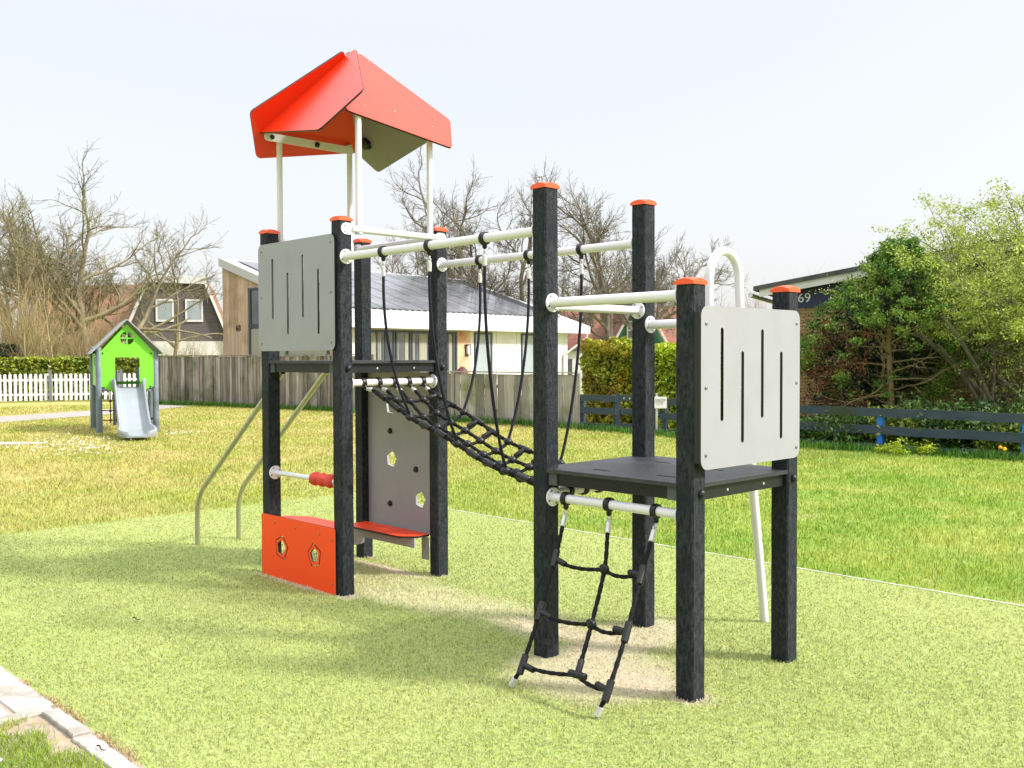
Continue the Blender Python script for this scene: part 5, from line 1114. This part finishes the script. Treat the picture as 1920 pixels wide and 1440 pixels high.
C = np.concatenate(DC); leaves('dead_foliage', C, np.tile([0, 0, 1.], (len(C), 1)), .030, M['conbrown'], cf, .1, 2.2)
# large pale green shrub tree at the right
def leafy_tree(name, px, d, seeds, par, hgt, r0, nleaf, size, mt, label, cat, sc=1, stems=5, tilt=.5, spreadx=1, bark='bark2', sd=.10, group=None, keep=None):
    x, y, _ = at(px, d); o = empty(name, (x, y, 0), 0, label=label, cat=cat, group=group); T = Tree(seeds); r = random.Random(seeds)
    for i in range(stems): a = i*2.4+seeds; T.grow(Vector((math.cos(a)*.2, math.sin(a)*.2, -.05)), Vector((math.cos(a)*tilt*spreadx, math.sin(a)*tilt*.6, 1)).normalized(), r0*r.uniform(.7, 1.1), hgt*r.uniform(.45, .62), 0, par)
    if keep:
        ok = []
        for q, u_ in zip(T.P, T.up): ok.append((u_ < 0 or ok[u_]) and (q[2] < 1 or keep(q[0][-1])))
        T.P = [q for q, k_ in zip(T.P, ok) if k_]; T.tips = [q for q in T.tips if keep(q[0])]
    T.obj('branches', M[bark], o); tp = np.array([tuple(p) for p, _ in T.tips]); i = rg.integers(0, len(tp), nleaf); C = tp[i]+rg.normal(size=(nleaf, 3))*np.array([sd, sd, sd*.55]); C = C[(C[:, 2] > .05) & ((C[:, 2] > 1.75) | (nleaf < 9000) | (rg.random(len(C)) < .22))]
    leaves('foliage', C, np.tile([0, 0, 1.], (len(C), 1)), size, M[mt], o, .35, 1.8); return o
SH = dict(depth=3, seg=(5, 5, 4, 3), taper=(.5, .45, .45, .5), wob=(.12, .17, .18, .14), up=(.03, .0, -.01, 0), kids=(5, 5, 4.5), ang=((.4, 1.0), (.4, 1.0), (.4, 1.0)), rr=(.55, .55, .6), lr=(.72, .60, .55, .5), **{'from': (.25, .2, .15)})
SH2 = dict(SH, kids=(6, 5.5, 5), up=(.0, -.03, -.04, -.03))
leafy_tree('shrub_tree', 1925, 17.0, 71, SH2, 5.0, .06, 110000, .028, 'shrubleaf', 'large airy shrub tree in pale spring leaf filling the right edge behind the rail fence', 'tree', stems=14, tilt=.68, sd=.075, keep=lambda q: q.x > (-2.5 if q.z > 2.9 else -1.75 if q.z > 1.7 else -1.0) and q.z < 4.5)
leafy_tree('shrub_tree', 2010, 17.0, 83, SH, 4.7, .06, 38000, .025, 'shrubleaf', 'second pale green shrub tree cut off by the right picture edge', 'tree', stems=7, tilt=.6, sd=.085)
UG = dict(SH, depth=2, kids=(6, 6), lr=(.6, .6, .5))
ug = [(1525, 17.0, 'underleaf'), (1580, 16.5, 'underleaf'), (1640, 16.2, 'underleaf'), (1700, 15.9, 'shrubleaf'), (1745, 15.9, 'underleaf'), (1800, 15.5, 'underleaf'), (1860, 15.2, 'underleaf'), (1905, 15.0, 'shrubleaf'), (1950, 14.8, 'underleaf')]
where = ['just right of the pale slotted board', 'below the brown hollow of the cypress', 'left of the first blue post', 'at the foot of the cypress trunk', 'right of the cypress trunk', 'between the two blue posts', 'left of the second blue post', 'at the second blue post', 'at the right picture edge']
for i, (px, d, mt) in enumerate(ug):
    leafy_tree('undergrowth_bush', px, d, 90+i, UG, (.62 if px < 1720 else .95) if mt == 'underleaf' else .8, .014, 3600, .045, mt, ('low dark leafy bush ' if mt == 'underleaf' else 'low light green bush ')+'behind the rail fence, '+where[i], 'bush', stems=8, tilt=.9, bark='twig', sd=.10, group='undergrowth behind the rail fence')
leafy_tree('fern_plant', 1697, 14.8, 130, dict(UG, up=(.0, -.05, -.05, 0)), .34, .006, 900, .030, 'leafhedge', 'bright ferny weed in the grass in front of the rail fence', 'plant', stems=7, tilt=1.2, bark='conifer', sd=.04)
# flowers
def tulip(px, d, lab):
    x, y, _ = at(px, d); o = empty('tulip', (x, y, 0), 0, label=lab, cat='flower'); m = MB(); m.tube([(0, 0, 0), (.01, 0, .16)], .006, 6); m.build('stem', M['underleaf'], o); m = MB(); m.lathe([(.008, 0), (.026, .012), (.028, .03), (.016, .05)], (.01, 0, .155), (0, 0, 1), 8); m.build('petals', M['yellow'], o, smooth=True)
tulip(1876, 14.0, 'taller yellow tulip at the rail fence by the second blue post'); tulip(1884, 13.75, 'lower yellow tulip at the rail fence by the second blue post')
def daisies(P, name, lab):
    V = []; F = []
    for x, y, z, r in P:
        o = len(V); V.append((x, y, z+.004)); n = 8
        for j in range(n): t = 2*PI*j/n; V.append((x+r*math.cos(t), y+r*math.sin(t)*.9, z+.003*math.sin(j*3)))
        F += [(o, o+1+j, o+1+(j+1) % n) for j in range(n)]
    me = npmesh(name, np.array(V), np.array(F), M['petal'], 3); tag(me, lab, 'flowers', kind='stuff')
rg2 = random.Random(3); P = []
for i in range(190):
    px = rg2.triangular(0, 255, 150); py = 812+rg2.gauss(22, 11)+(-6 if px < 60 else 0)
    if py < 806 or (px > 130 and py < 820 and rg2.random() < .8): continue
    d = 1.5*1838/(py-669); x, y, _ = at(px, d); P.append((x, y, .055, rg2.uniform(.014, .026)))
for i in range(40): d = rg2.uniform(18.5, 19.5); x, y, _ = at(rg2.uniform(310, 375), d); P.append((x, y, .06, rg2.uniform(.012, .02)))
for i in range(60): d = rg2.uniform(14.3, 15.2); x, y, _ = at(rg2.uniform(1800, 1870), d); P.append((x, y, .07, rg2.uniform(.012, .02)))
daisies(P, 'daisies', 'scattered white daisies in the lawn left of the playhouse slide')
x_, y_ = uv2w(1.36, -2.42); m = MB(); m.lathe([(.004, .0), (.014, .004), (.015, .008), (.004, .010)], (0, 0, .045), (0, 0, 1), 12); tag(m.build('daisy', M['petal'], None, loc=(x_, y_, 0)), 'single white daisy in the grass tuft at the lower left corner', 'flower')
m = MB(); P = roundpoly([(-2.2, 16.2), (0, 17.4), (.2, 18.0), (-2.2, 17.6)], .2)
m.prism([(-1.9, -.45), (.0, .0), (.15, .25), (-1.7, .35)], lambda a, b, k: (a, b, .0+.03*k)); tag(m.build('paving_slab', M['conc'], None, loc=(at(58, 17)[0], 17.0, 0)), 'pale slab half sunk in the lawn at the left picture edge beyond the daisies', 'paving slab')
